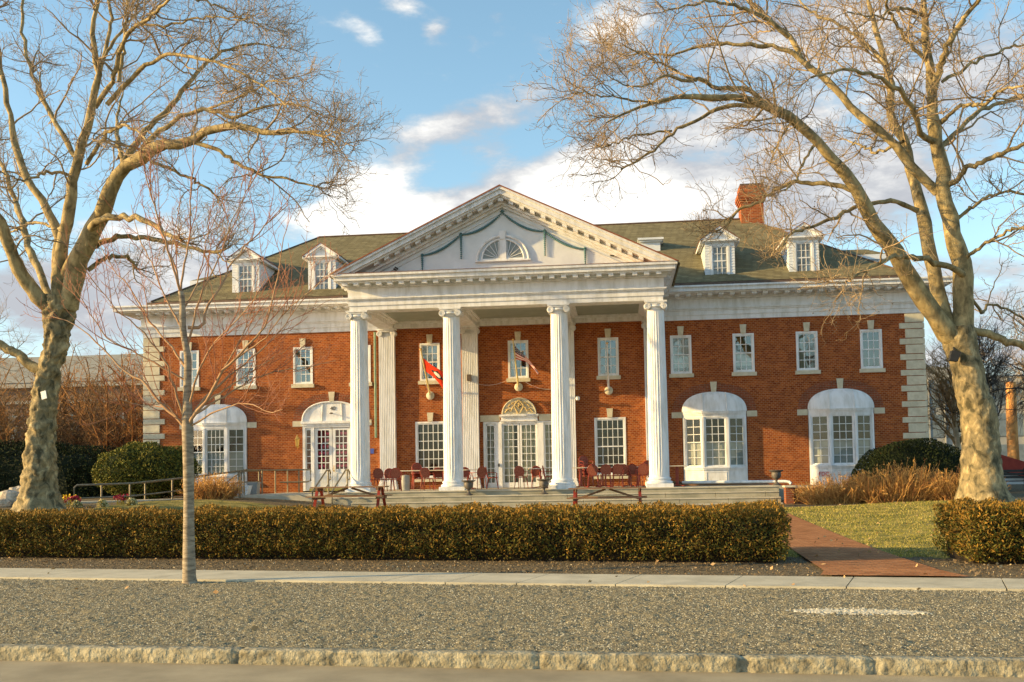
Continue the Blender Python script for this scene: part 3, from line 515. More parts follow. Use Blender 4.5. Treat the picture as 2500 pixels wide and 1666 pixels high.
def sash(parent, w, z0, z1, cols, rt, rb, xf=lambda p: p, name='window', blind=None, frame=.075, split=.5, sill=False, key=None, glass=GLS, curtain=None, depth=0.1, mun=.026):
    """one double-hung window in local x (centre 0), y = 0 at the frame face (outside is -y)"""
    f = MB(); hw = w / 2
    f.box(-hw, -hw + frame, 0, depth + .05, z0, z1); f.box(hw - frame, hw, 0, depth + .05, z0, z1)
    f.box(-hw + frame, hw - frame, 0, depth + .05, z1 - frame, z1); f.box(-hw + frame, hw - frame, 0, depth + .05, z0, z0 + frame * .8)
    f.xf(xf); part = f.build(name, WHT, parent)
    a, b = -hw + frame, hw - frame; c, d = z0 + frame * .8, z1 - frame; mid = c + (d - c) * split
    for (u, v, rows, dy) in ((mid - .02, d, rt, .03), (c, mid + .02, rb, .06)):
        s = MB(); fr = .045
        s.box(a, a + fr, dy, dy + .035, u, v); s.box(b - fr, b, dy, dy + .035, u, v); s.box(a + fr, b - fr, dy, dy + .035, u, u + fr); s.box(a + fr, b - fr, dy, dy + .035, v - fr, v)
        for k in range(1, cols): x = a + fr + (b - a - 2 * fr) * k / cols; s.box(x - mun / 2, x + mun / 2, dy + .004, dy + .03, u + fr, v - fr)
        for k in range(1, rows): z = u + fr + (v - u - 2 * fr) * k / rows; s.box(a + fr, b - fr, dy + .006, dy + .028, z - mun / 2, z + mun / 2)
        s.xf(xf); s.build('sash', WHT, part)
        g = MB(); g.add([(a + fr, dy + .02, u + fr), (b - fr, dy + .02, u + fr), (b - fr, dy + .02, v - fr), (a + fr, dy + .02, v - fr)], [(0, 1, 2, 3)]); g.xf(xf); g.build('glass', glass, part)
    if blind is not None:
        g = MB(); g.box(a, b, depth + .06, depth + .07, c + (d - c) * blind[0], c + (d - c) * blind[1]); g.xf(xf); g.build('blind', BLD, part)
    if curtain:
        g = MB(); wv = 40
        for (x0, x1) in curtain:
            vs = []; n = 16
            for k in range(n + 1):
                x = a + (b - a) * (x0 + (x1 - x0) * k / n); y = depth + .14 + .03 * math.sin(k * 1.9); vs += [(x, y, c), (x, y, d)]
            g.add(vs, [(2 * k, 2 * k + 2, 2 * k + 3, 2 * k + 1) for k in range(n)])
        g.xf(xf); g.build('curtain', CUR, part)
    if sill:
        g = MB(); g.box(-hw - .07, hw + .07, -.1, .06, z0 - .16, z0 - .003); g.xf(xf); g.build('sill', CRM, part)
    if key:
        kz, kh, kw = key; g = MB(); g.prism([(-kw * .38, kz), (kw * .38, kz), (kw * .5, kz + kh), (-kw * .5, kz + kh)], 'y', -.06, .1); g.xf(xf); g.build('keystone', CRM, part)
    return part
def shift(cx, y): return lambda p: Vector((p.x + cx, p.y + y, p.z))
up = {-14.66: ((.02, .5), None), -12.07: (None, None), -9.48: (None, [(0, .25), (.75, 1)]), -6.89: (None, None), -3.84: ((.5, 1), None), 0: (None, [(.0, .3)]), 3.84: (None, None), 6.89: ((.13, .97), None), 9.48: ((.15, .5), None), 12.07: (None, [(.0, .45)]), 14.66: (None, None)}
for cx, (bl, cu) in up.items():
    sash(HOUSE, .88, 5.72, 7.35, 3, 2, 2, shift(cx, WY - .02), blind=bl, curtain=cu, sill=True, key=(7.352, .37, .27))
for cx in (-3.85, 3.85):
    sash(HOUSE, 1.32, 1.52, 3.95, 5, 3, 3, shift(cx, WY - .02), key=(3.953, .38, .27), glass=GLD, sill=True)
def bay(cx, seed):
    """three-sided bay window under a coved arch hood"""
    yo = WY - .34; hwc = .5
    base = MB()
    def foot(o): return [(cx - 1.31, WY + .1), (cx - 1.31, WY - o * .3), (cx - hwc - o * .5, yo - o), (cx + hwc + o * .5, yo - o), (cx + 1.31, WY - o * .3), (cx + 1.31, WY + .1)]
    base.prism(foot(0), 'z', .95, 1.66); base.prism(foot(.05), 'z', 1.66, 1.72); base.prism(foot(.09), 'z', 1.72, 1.78); base.prism(foot(.02), 'z', .95, 1.1)
    for (xa, xb) in ((cx - .42, cx + .42),): 
        for b_ in ((xa, xb, 1.2, 1.225), (xa, xb, 1.555, 1.58)): base.box(b_[0], b_[1], yo - .015, yo + .01, b_[2], b_[3])
        for x in (xa, xb - .025): base.box(x, x + .025, yo - .014, yo + .01, 1.225, 1.555)
    root = base.build('bay_window', WHT, HOUSE)
    hd = MB(); hd.prism(foot(0), 'z', 3.86, 3.95); hd.prism(foot(.04), 'z', 3.95, 4.01); hd.prism(foot(.09), 'z', 4.01, 4.07); hd.prism(foot(.12), 'z', 4.07, 4.1); hd.build('bay_cornice', WHT, root)
    # coved hood
    nu, nv = 32, 10; vs = []; tp = arch(cx, nu, 1.32, 4.1, .81)
    for i in range(nu + 1):
        xt, zt = tp[i]; tt = -1 + 2 * i / nu; xb_ = xt
        d = .3 * max(0, 1 - (abs(xb_ - cx) / 1.33) ** 2.6) ** .8
        for j in range(nv + 1):
            q = math.pi / 2 * j / nv; vs.append((xt, WY - .04 - d * math.cos(q) ** 1.0 * .98, 4.1 + (zt - 4.1) * math.sin(q)))
    h = MB(); h.add(vs, [(i * (nv + 1) + j, (i + 1) * (nv + 1) + j, (i + 1) * (nv + 1) + j + 1, i * (nv + 1) + j + 1) for i in range(nu) for j in range(nv)])
    pb = arch(cx, nu, 1.33, 4.08, .84)
    h.build('hood', WHT, root, smooth=True)
    rb = MB()
    for sx in (-1, 1):
        pts = [(cx + sx * (.5 - .02 * j / 10), WY - .055 - .27 * math.cos(math.pi / 2 * j / 10), 4.1 + .78 * math.sin(math.pi / 2 * j / 10)) for j in range(11)]
        rb.tube(pts, .022, 6)
    rb.tube([(x, WY - .05, z) for x, z in arch(cx, 32, 1.31, 4.1, .8)], .03, 6)
    rb.build('hood_rib', WHT, root, smooth=True)
    mu = MB()                                      # corner mullions
    for sx in (-1, 1):
        for q in ((hwc - .03, hwc + .05, yo - .01, yo + .12), (1.235, 1.305, WY - .05, WY + .12)):
            mu = MB(); mu.box(*sorted((cx + sx * q[0], cx + sx * q[1])), q[2], q[3], 1.78, 3.86); mu.build('mullion', WHT, root)
    return root
def bay_sashes(cx, root, low_blind=True, cu=None):
    yo = WY - .34; hwc = .5
    bl = (0, .5) if low_blind else None
    def sub(w, xf, cols):
        # windows of a bay: frame joined as a sub-part, glass its sibling
        f = MB(); s = MB(); g = MB(); bmb = MB(); hw = w / 2; z0, z1 = 1.78, 3.86; fr = .05
        f.box(-hw, -hw + fr, 0, .1, z0, z1); f.box(hw - fr, hw, 0, .1, z0, z1); f.box(-hw + fr, hw - fr, 0, .1, z1 - fr, z1); f.box(-hw + fr, hw - fr, 0, .1, z0, z0 + fr)
        a, b, c, d = -hw + fr, hw - fr, z0 + fr, z1 - fr; mid = c + (d - c) * .49
        for (u, v, rows, dy) in ((mid, d, 3, .03), (c, mid + .04, 3, .055)):
            q = .032; f.box(a, a + q, dy, dy + .03, u, v); f.box(b - q, b, dy, dy + .03, u, v); f.box(a + q, b - q, dy, dy + .03, u, u + q); f.box(a + q, b - q, dy, dy + .03, v - q, v)
            for k in range(1, cols): x = a + q + (b - a - 2 * q) * k / cols; f.box(x - .012, x + .012, dy + .004, dy + .026, u + q, v - q)
            for k in range(1, rows): z = u + q + (v - u - 2 * q) * k / rows; f.box(a + q, b - q, dy + .006, dy + .024, z - .012, z + .012)
            g.add([(a + q, dy + .016, u + q), (b - q, dy + .016, u + q), (b - q, dy + .016, v - q), (a + q, dy + .016, v - q)], [(0, 1, 2, 3)])
        f.xf(xf); f.build('sash', WHT, root); g.xf(xf); g.build('glass', GLD, root)
        bmb.box(a, b, .12, .13, c - .02, mid + .02); bmb.xf(xf); bmb.build('blind', BLD, root)
    sub(2 * hwc - .08, shift(cx, yo + .02), 4 if cx < 0 else 3)
    L_ = math.hypot(1.24 - hwc - .05, .28)
    for sx in (-1, 1):
        mx, my = cx + sx * (hwc + .05 + 1.24) / 2, yo + .175; a = sx * math.atan2(.28, 1.24 - hwc - .05)
        c, s = math.cos(a), math.sin(a)
        sub(L_, (lambda p, mx=mx, my=my, c=c, s=s: Vector((mx + p.x * c - p.y * s, my + p.x * s + p.y * c, p.z))), 2)
for cx in (-13.35, 8.2, 13.35):
    r = bay(cx, 1); bay_sashes(cx, r)
    for sx in (-1, 1):
        m = MB(); m.box(*sorted((cx + sx * 1.335, cx + sx * 1.76)), WY - .03, WY + .1, 3.86, 4.1); m.build('impost', CRM, HOUSE)
    m = MB(); m.prism([(cx - .1, 4.93), (cx + .1, 4.93), (cx + .14, 5.35), (cx - .14, 5.35)], 'y', WY - .06, WY + .1); m.build('keystone', CRM, HOUSE)
def text3(body, size, loc, m, name, parent, ext=.008, rot=(math.pi / 2, 0, 0), align='CENTER'):
    c = bpy.data.curves.new(name, 'FONT'); c.body = body; c.size = size; c.extrude = ext; c.align_x = align; c.align_y = 'CENTER'
    t = bpy.data.objects.new(name + '_c', c); COL.objects.link(t); t.rotation_euler = rot; t.location = loc
    bpy.context.view_layer.update(); dg = bpy.context.evaluated_depsgraph_get()
    me = bpy.data.meshes.new_from_object(t.evaluated_get(dg)); me.transform(t.matrix_world); me.name = name; me.materials.clear(); me.materials.append(m)
    bpy.data.objects.remove(t); return link(name, me, parent)
def side_door(cx):
    f = MB(); z0 = 1.05
    f.box(cx - 1.31, cx - 1.2, WY - .03, WY + .12, z0, 3.88); f.box(cx + 1.2, cx + 1.31, WY - .03, WY + .12, z0, 3.88); f.box(cx - 1.2, cx + 1.2, WY - .03, WY + .12, 3.8, 3.88)
    f.box(cx - .92, cx - .8, WY - .02, WY + .12, z0, 3.8); f.box(cx + .8, cx + .92, WY - .02, WY + .12, z0, 3.8)
    f.box(cx - 1.33, cx + 1.33, WY - .08, WY + .1, 3.88, 3.97); f.box(cx - 1.36, cx + 1.36, WY - .16, WY + .1, 3.97, 4.07)
    root = f.build('side_door', WHT, HOUSE)
    h = MB(); pts = arch(cx, 32, 1.32, 4.07, .84); h.prism([(x, z) for x, z in pts], 'y', WY + .02, WY + .1)
    h.tube([(x, WY - .01, z) for x, z in pts], .04, 6); h.tube([(cx - .45, WY, 4.1), (cx - .42, WY, 4.84)], .025, 6); h.tube([(cx + .45, WY, 4.1), (cx + .42, WY, 4.84)], .025, 6)
    h.build('arch_panel', WHT, root)
    text3('40', .24, (cx + .04, WY + .005, 4.62), URN, 'house_number', root)
    li = MB(); li.tube([(cx + .02, WY + .02, 4.4), (cx + .02, WY - .2, 4.42)], .02, 6); li.lathe([(.01, .04), (.07, .02), (.08, -.02), (.05, -.03)], (cx + .02, WY - .2, 4.4), 12); li.build('door_light', URN, root)
    for sx in (-1, 1):
        # door leaf
        a, b = sorted((cx + sx * .01, cx + sx * .79)); l = MB(); y = WY + .03
        l.box(a, a + .13, y, y + .05, z0, 3.78); l.box(b - .13, b, y, y + .05, z0, 3.78); l.box(a + .13, b - .13, y, y + .05, 3.68, 3.78); l.box(a + .13, b - .13, y + .01, y + .05, z0, 1.98)
        for (u, v, w, q) in ((a + .15, b - .15, 1.2, 1.23), (a + .15, b - .15, 1.8, 1.83)): l.box(u, v, y - .005, y + .02, w, q)
        l.box(a + .15, a + .18, y - .004, y + .02, 1.23, 1.8); l.box(b - .18, b - .15, y - .004, y + .02, 1.23, 1.8)
        for k in range(1, 3): x = a + .13 + (b - a - .26) * k / 3; l.box(x - .016, x + .016, y, y + .03, 1.98, 3.68)
        for k in range(1, 6): z = 1.98 + 1.7 * k / 6; l.box(a + .13, b - .13, y + .002, y + .028, z - .016, z + .016)
        l.build('door_leaf', WHT, root)
        g = MB(); g.add([(a + .13, y + .02, 1.98), (b - .13, y + .02, 1.98), (b - .13, y + .02, 3.68), (a + .13, y + .02, 3.68)], [(0, 1, 2, 3)]); g.build('glass', GLD, root)
        hm = MB(); rr = random.Random(5 + sx)
        for i in range(3):
            for j in range(6):
                if (j >= 4 and rr.random() < .8) or rr.random() < .18: continue
                x = a + .13 + (b - a - .26) * (i + .5) / 3; z = 1.98 + 1.7 * (j + .5) / 6
                hp = [(0, -.075), (.05, -.02), (.062, .03), (.035, .06), (0, .04), (-.035, .06), (-.062, .03), (-.05, -.02)]
                hm.prism([(x + u, z + v) for u, v in hp], 'y', y + .045, y + .05)
        hm.build('paper_heart', PNK, root)
        if sx > 0:
            k = MB(); k.tube([(a + .06, y - .03, 1.9), (a + .06, y - .05, 2.02), (a + .06, y - .03, 2.14)], .018, 6); k.lathe([(.02, 0), (.035, .03), (.02, .06)], (a + .06, y - .06, 1.87), 10); k.build('door_handle', BRS, root)
        sl = MB(); a, b = sorted((cx + sx * .92, cx + sx * 1.2)); sl.box(a, a + .05, y, y + .04, 1.98, 3.8); sl.box(b - .05, b, y, y + .04, 1.98, 3.8); sl.box(a, b, y + .01, y + .04, z0, 1.98); sl.box(a + .05, b - .05, y, y + .04, 3.7, 3.8)
        for k in range(1, 6): z = 1.98 + 1.72 * k / 6; sl.box(a + .05, b - .05, y + .002, y + .028, z - .014, z + .014)
        sl.build('sidelight', WHT, root)
        g = MB(); g.add([(a + .05, y + .02, 1.98), (b - .05, y + .02, 1.98), (b - .05, y + .02, 3.7), (a + .05, y + .02, 3.7)], [(0, 1, 2, 3)]); g.build('glass', GLD, root)
    m = MB(); m.box(cx - 1.2, cx + 1.2, WY + .14, WY + .15, 1.9, 3.8); m.build('curtain', MAR, root)
    m = MB(); m.prism([(cx - .1, 4.93), (cx + .1, 4.93), (cx + .14, 5.35), (cx - .14, 5.35)], 'y', WY - .06, WY + .1); m.build('keystone', CRM, HOUSE)
    for sx in (-1, 1):
        m = MB(); m.box(*sorted((cx + sx * 1.335, cx + sx * 1.76)), WY - .03, WY + .1, 3.86, 4.1); m.build('impost', CRM, HOUSE)
side_door(-8.2)
def main_door():
    f = MB(); z0 = 1.06; y = WY
    for x in (-1.55, 1.47): f.box(x, x + .08, y - .05, y + .12, z0, 3.87)
    f.box(-1.47, 1.47, y - .04, y + .12, 3.8, 3.87)
    for sx in (-1, 1): f.box(*sorted((sx * .76, sx * 1.02)), y - .05, y + .12, z0, 3.8)
    for sx in (-1, 1): f.box(*sorted((sx * 1.02, sx * 1.47)), y + .02, y + .1, z0, 1.28)
    root = f.build('entrance_door', WHT, HOUSE)
    e = MB(); e.box(-.8, .8, y - .12, y + .1, 3.875, 3.93); e.box(-.78, .78, y - .06, y + .1, 3.93, 4.05); e.box(-.8, .8, y - .14, y + .1, 4.05, 4.1); e.box(-.83, .83, y - .2, y + .1, 4.1, 4.17); e.build('door_cornice', WHT, root)
    for sx in (-1, 1):
        a, b = sorted((sx * .012, sx * .75)); l = MB(); yy = y + .02
        l.box(a, a + .08, yy, yy + .05, z0, 3.8); l.box(b - .08, b, yy, yy + .05, z0, 3.8); l.box(a + .08, b - .08, yy, yy + .05, 3.71, 3.8); l.box(a + .08, b - .08, yy, yy + .05, z0, 1.28)
        for k in range(1, 3): x = a + .08 + (b - a - .16) * k / 3; l.box(x - .014, x + .014, yy, yy + .03, 1.28, 3.71)
        for k in range(1, 8): z = 1.28 + 2.43 * k / 8; l.box(a + .08, b - .08, yy + .002, yy + .028, z - .012, z + .012)
        l.build('door_leaf', WHT, root)
        g = MB(); g.add([(a + .08, yy + .02, 1.28), (b - .08, yy + .02, 1.28), (b - .08, yy + .02, 3.71), (a + .08, yy + .02, 3.71)], [(0, 1, 2, 3)]); g.build('glass', GLD, root)
        a, b = sorted((sx * 1.09, sx * 1.42)); s = MB()
        s.box(*sorted((sx * 1.02, sx * 1.1)), yy, yy + .05, 1.28, 3.8); s.box(*sorted((sx * 1.4, sx * 1.47)), yy, yy + .05, 1.28, 3.8); s.box(a, b, yy, yy + .05, 3.7, 3.8)
        s.box((a + b) / 2 - .013, (a + b) / 2 + .013, yy, yy + .03, 1.28, 3.7)
        for k in range(1, 8): z = 1.28 + 2.42 * k / 8; s.box(a, b, yy + .002, yy + .028, z - .012, z + .012)
        s.build('sidelight', WHT, root)
        g = MB(); g.add([(a, yy + .02, 1.28), (b, yy + .02, 1.28), (b, yy + .02, 3.7), (a, yy + .02, 3.7)], [(0, 1, 2, 3)]); g.build('glass', GLD, root)
    c = MB(); vs = []; n = 70
    for k in range(n + 1): x = -1.45 + 2.9 * k / n; vs += [(x, y + .2 + .03 * math.sin(k * 1.7), 1.1), (x, y + .2 + .03 * math.sin(k * 1.7), 3.8)]
    c.add(vs, [(2 * k, 2 * k + 2, 2 * k + 3, 2 * k + 1) for k in range(n) if not (29 <= k <= 34)]); c.build('curtain', CUR, root)
    k = MB(); k.lathe([(.015, 0), (.035, .02), (.03, .05)], (0, 0, 0), 10); k.xf(lambda p: Vector((-.9 + p.x, y - .05 - p.z, 2.02 + p.y * 2.4))); k.build('door_handle', BLK, root)
    for a, b in ((-1.68, -.84), (.84, 1.68)): li = MB(); li.box(a, b, y - .035, y + .1, 3.885, 4.16); li.build('stone_lintel', CRM, HOUSE)
    lu = MB(); pts = [(-.74 * math.cos(math.pi * i / 24), 4.175 + .7 * math.sin(math.pi * i / 24)) for i in range(25)]; lu.prism(pts, 'y', y - .05, y + .1)
    lu.tube([(x * .97, y - .06, 4.18 + (z - 4.175) * .97) for x, z in pts], .035, 6)
    lr = lu.build('carved_lunette', CRM, HOUSE)
    ca = MB(); Y = y - .09
    ca.tube([(0, Y, 4.78), (.17, Y, 4.6), (.2, Y, 4.5), (.1, Y, 4.32), (.05, Y, 4.22)], .03, 6); ca.tube([(0, Y, 4.78), (-.17, Y, 4.6), (-.2, Y, 4.5), (-.1, Y, 4.32), (-.05, Y, 4.22)], .03, 6)
    ca.tube([(0, Y, 4.66), (.1, Y, 4.54), (0, Y, 4.42), (-.1, Y, 4.54), (0, Y, 4.66)], .025, 6); ca.lathe([(.02, -.05), (.05, 0), (.02, .05)], (0, Y, 4.54), 8)
    for sx in (-1, 1):
        for t in range(7): a = rad(20 + t * 19); ca.lathe([(.01, -.045), (.045, 0), (.01, .045)], (sx * .56 * math.cos(a), Y + .02, 4.2 + .52 * math.sin(a)), 6)
        ca.tube([(sx * .6, Y, 4.25), (sx * .45, Y, 4.42), (sx * .35, Y, 4.3), (sx * .25, Y, 4.5)], .03, 6)
    ca.build('carving', mat('carved_gold', (0.55, 0.42, 0.2), rough=.6), lr, smooth=True)
main_door()
def column(cx, cy, half=False):
    zb, zt = 1.42, 7.68; n = 96; m = 15; r0, r1 = .372, .318; vs = []; fs = []
    for i in range(m):
        t = i / (m - 1); z = zb + (zt - zb) * t; R = r0 - (r0 - r1) * (t ** 1.6); d = .052 if 0 < i < m - 1 else .0
        for k in range(n):
            a = 2 * math.pi * k / n; fl = max(0, math.sin((a * 24) % (2 * math.pi) / 2)) ** .7
            r = R * (1 - d * fl); vs.append((cx + r * math.cos(a), cy + r * math.sin(a), z))
    fs = [(i * n + k, i * n + (k + 1) % n, (i + 1) * n + (k + 1) % n, (i + 1) * n + k) for i in range(m - 1) for k in range(n)]
    mb = MB(); mb.add(vs, fs); col = mb.build('column', WHT, HOUSE)
    b = MB(); b.box(cx - .49, cx + .49, cy - .49, cy + .49, 1.05, 1.19)
    b.lathe([(.47, 1.19), (.49, 1.22), (.48, 1.26), (.43, 1.285), (.405, 1.3), (.41, 1.33), (.435, 1.35), (.425, 1.385), (.395, 1.4), (.375, 1.425)], (cx, cy, 0), 40); b.build('column_base', WHT, col, smooth=True)
    capital(cx, cy, .32, col)
    return col
def capital(cx, cy, r, parent, back=True):
    c = MB(); d = .36 if back else .2
    c.lathe([(r + .0, 7.655), (r + .03, 7.67), (r + .0, 7.69), (r + .02, 7.72), (r + .08, 7.78), (r + .07, 7.84)], (cx, cy, 0), 32) if back else c.box(cx - r, cx + r, cy - .05, cy + .2, 7.66, 7.86)
    c.box(cx - .36, cx + .36, cy - d + .02, cy + d, 7.85, 7.93); c.box(cx - .42, cx + .42, cy - d - .04, cy + d + .02, 7.93, 7.998)
    for sx in (-1, 1):
        ctr = (cx + sx * .315, 7.79)
        prof = [(.095, -d - .01), (.12, -d + .04), (.125, -d + .1), (.085, 0), (.125, d - .1), (.12, d - .03), (.095, d)]
        vs = []; n = 18
        for (q, yy) in prof:
            for k in range(n): a = 2 * math.pi * k / n; vs.append((ctr[0] + q * math.cos(a), cy + yy, ctr[1] + q * math.sin(a)))
        c.add(vs, [(i * n + k, (i + 1) * n + k, (i + 1) * n + (k + 1) % n, i * n + (k + 1) % n) for i in range(len(prof) - 1) for k in range(n)] + [tuple(range(n))])
        sp = []
        for i in range(34): a = i / 33 * 2.2 * 2 * math.pi; q = .125 * (1 - i / 33 * .8); sp.append((ctr[0] - sx * q * math.sin(a), cy - d - .015, ctr[1] + q * math.cos(a)))
        c.tube(sp, .02, 5)
    c.tube([(cx - .3, cy - d - .01, 7.905), (cx, cy - d - .01, 7.87), (cx + .3, cy - d - .01, 7.905)], .02, 5)
    c.build('capital', WHT, parent, smooth=True)
for cx in (-5.69, -2.066, 2.066, 5.69): column(cx, 38.27)
def pilaster(cx):
    w, y0 = .34, WY - .25; poly = [(cx - w, WY + .02), (cx - w, y0)]; nf = 8
    for k in range(nf):
        a = cx - w + .03 + (2 * w - .06) * k / nf; st = (2 * w - .06) / nf
        poly += [(a + st * .18, y0), (a + st * .35, y0 + .022), (a + st * .65, y0 + .022), (a + st * .82, y0)]
    poly += [(cx + w, y0), (cx + w, WY + .02)]
    m = MB(); m.prism(poly[::-1], 'z', 1.4, 7.68); p = m.build('pilaster', WHT, HOUSE)
    b = MB(); b.box(cx - .42, cx + .42, WY - .34, WY + .02, 1.05, 1.2); b.box(cx - .4, cx + .4, WY - .32, WY + .02, 1.2, 1.28); b.box(cx - .37, cx + .37, WY - .28, WY + .02, 1.28, 1.4); b.build('pilaster_base', WHT, p, bevel=.02)
    capital(cx, WY - .08, w, p, back=False)
for cx in (-5.69, -2.066, 2.066, 5.69): pilaster(cx)
def build_portico():
    mb = MB(); yf = 37.9; X = 5.97
    for (z0, z1, o) in ((8.0, 8.17, 0), (8.17, 8.36, .035), (8.36, 8.41, .08), (8.41, 8.48, .13), (8.48, 8.84, .04), (8.84, 8.9, .14), (8.9, 8.985, .2)):
        mb.box(-X - o, X + o, yf - o, yf + .7, z0, z1)
        for sx in (-1, 1): mb.box(*sorted((sx * (X + o), sx * (X - .6))), yf + .7, WY - .26 if z0 < 8.35 else WY - .3, z0, z1)
    for (z0, z1, o) in ((8.985, 9.04, .52), (9.04, 9.2, .62), (9.2, 9.3, .7)): mb.box(-X - o + .18, X + o - .18, yf - o, WY - .99, z0, z1)
    x = -X - .14
    while x < X + .1: mb.box(x, x + .19, yf - .5, yf - .2, 8.88, 8.985); x += .438
    y = yf + .1
    while y < WY - 1.2:
        for sx in (-1, 1): mb.box(*sorted((sx * (X + .2), sx * (X + .34))), y, y + .19, 8.9, 8.985)
        y += .44
    pe = mb.build('portico_entablature', WHT, HOUSE)
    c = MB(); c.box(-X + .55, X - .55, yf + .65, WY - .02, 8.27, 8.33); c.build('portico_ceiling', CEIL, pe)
    b = MB()
    for cx in (-2.066, 2.066): b.box(cx - .3, cx + .3, yf + .7, WY - .27, 8.001, 8.27)
    b.box(-X + .6, X - .6, WY - .27, WY - .01, 8.001, 8.27)
    for (a, d) in ((-5.37, -2.366), (-1.766, 1.766), (2.366, 5.37)):
        for (o, z) in ((.12, 8.17), (.24, 8.22)):
            b.box(a, a + o, yf + .7, WY - .27, z, 8.27); b.box(d - o, d, yf + .7, WY - .27, z, 8.27); b.box(a + o, d - o, yf + .7, yf + .7 + o, z, 8.27); b.box(a + o, d - o, WY - .27 - o, WY - .27, z, 8.27)
    b.build('ceiling_beam', WHT, pe)
    # pediment
    H0, H1, SL = 9.302, 12.4, 3.1 / 6.5
    def band(a, b_, y0, y1, m_, mi=0):
        for sx in (-1, 1):
            xa, xb = (H1 - a - H0) / SL, (H1 - b_ - H0) / SL; p = [(0, H1 - a), (sx * xa, H0), (sx * xb, H0), (0, H1 - b_)]
            m_.prism(p if sx < 0 else p[::-1], 'y', y0, y1, mi)
    t = MB(); t.prism([(-6.2, H0), (6.2, H0), (0, 12.25)], 'y', 37.98, 38.1); ty = t.build('pediment', WHS, HOUSE)
    rk = MB(); band(.03, .12, 37.16, 38.2, rk); band(.12, .3, 37.24, 38.2, rk); band(.3, .37, 37.34, 38.2, rk); band(.47, .56, 37.72, 38.2, rk); band(.56, .66, 37.86, 38.2, rk); band(.8, .84, 37.94, 38.2, rk); band(.37, .47, 37.8, 38.2, rk)
    s = .3
    while s < 6.0:
        for sx in (-1, 1):
            x = s if sx > 0 else -s - .17; x2 = x + .17; zz = lambda q: H1 - SL * abs(q)
            if zz(abs(x) + .2) - .5 > H0: rk.prism([(x, zz(x) - .37), (x2, zz(x2) - .37), (x2, zz(x2) - .475), (x, zz(x) - .475)], 'y', 37.42, 37.82)
        s += .4
    rk.prism([(-.1, 12.0), (.1, 12.0), (.1, 11.88), (-.1, 11.88)], 'y', 37.42, 37.82)
    rk.build('raking_cornice', WHT, ty)
    ce = MB(); band(-.02, .03, 37.13, 37.5, ce); ce.box(-6.52, 6.52, 37.18, 37.9, 9.3, 9.315); ce.build('copper_edge', CPR, ty)
    rf = MB()
    for sx in (-1, 1):
        xa = 6.6; rf.prism([(0, 12.43), (sx * xa, 12.43 - SL * xa), (sx * xa, 12.38 - SL * xa), (0, 12.37)], 'y', 37.45, 47.4)
    rf.prism([(-6.3, 9.31), (6.3, 9.31), (0, 12.33)], 'y', 38.25, 47.3); rf.build('portico_roof', SLT, HOUSE)
    vp = MB(); vp.box(2.05, 2.4, 41.0, 41.4, 11.3, 11.75); vp.box(2.0, 2.45, 40.95, 41.45, 11.75, 11.8); vp.build('roof_vent', DRK, HOUSE)
    # fanlight
    y = 37.95; z0 = 9.75; f = MB()
    pts = [(-.98 * math.cos(math.pi * i / 28), z0 + .92 * math.sin(math.pi * i / 28)) for i in range(29)]; f.tube([(x, y, z) for x, z in pts], .055, 8)
    pts2 = [(-.8 * math.cos(math.pi * i / 28), z0 + .03 + .76 * math.sin(math.pi * i / 28)) for i in range(29)]; f.tube([(x, y, z) for x, z in pts2], .035, 8)
    f.box(-1.06, 1.06, y - .08, y + .05, z0 - .06, z0); f.box(-.82, .82, y - .03, y + .05, z0, z0 + .06); f.box(-.13, .13, y - .05, y + .05, z0, z0 + .8); f.prism([(-.1, z0 + .78), (.1, z0 + .78), (.13, z0 + 1.1), (-.13, z0 + 1.1)], 'y', y - .09, y + .05)
    for sx in (-1, 1):
        for a in (18, 36, 54, 72): c_, s_ = math.cos(rad(a)), math.sin(rad(a)); f.tube([(sx * (.14 + .03 * c_), y, z0 + .06), (sx * (.1 + .72 * c_), y, z0 + .04 + .72 * s_)], .013, 5)
        f.tube([(sx * .16, y, z0 + .05), (sx * .16, y, z0 + .7)], .02, 5)
    fw_ = f.build('fan_window', WHT, ty, smooth=True)
    g = MB(); g.prism([(x, z) for x, z in pts2], 'y', y + .012, y + .02); g.build('glass', mat('fan_glass', (.16, .17, .15), (.24, .25, .22), rough=.15, spec=.6), fw_)
    ga = MB(); y = 37.93
    def swag(p, q, sag):
        n = 26
        for i in range(n + 1):
            t = i / n; x = p[0] + (q[0] - p[0]) * t; z = p[1] + (q[1] - p[1]) * t - sag * 4 * t * (1 - t); R = .034 + .022 * math.sin(math.pi * t)
            ga.lathe([(.004, -R), (R * .8, -R * .5), (R, 0), (R * .8, R * .5), (.004, R)], (x, y, z), 8)
    def drop(x, za, zb):
        n = int((za - zb) / .07); 
        for i in range(n + 1): z = za - (za - zb) * i / n; R = .05 * (1 - .3 * i / n); ga.lathe([(.004, -R), (R * .8, -R * .5), (R, 0), (R * .8, R * .5), (.004, R)], (x, y, z), 8)
    for sx in (-1, 1):
        swag((0, 11.56), (sx * 1.6, 10.78), .2); swag((sx * 1.6, 10.78), (sx * 3.11, 10.04), .16); drop(sx * 1.6, 10.75, 9.87); drop(sx * 3.11, 10.0, 9.4)
        ga.lathe([(.01, -.07), (.08, 0), (.01, .07)], (sx * 1.6, y, 10.8), 10); ga.lathe([(.01, -.06), (.07, 0), (.01, .06)], (sx * 3.11, y, 10.06), 10)
    ga.lathe([(.01, -.08), (.09, 0), (.01, .08)], (0, y, 11.6), 10); ga.build('garland', TEAL, ty, smooth=True)
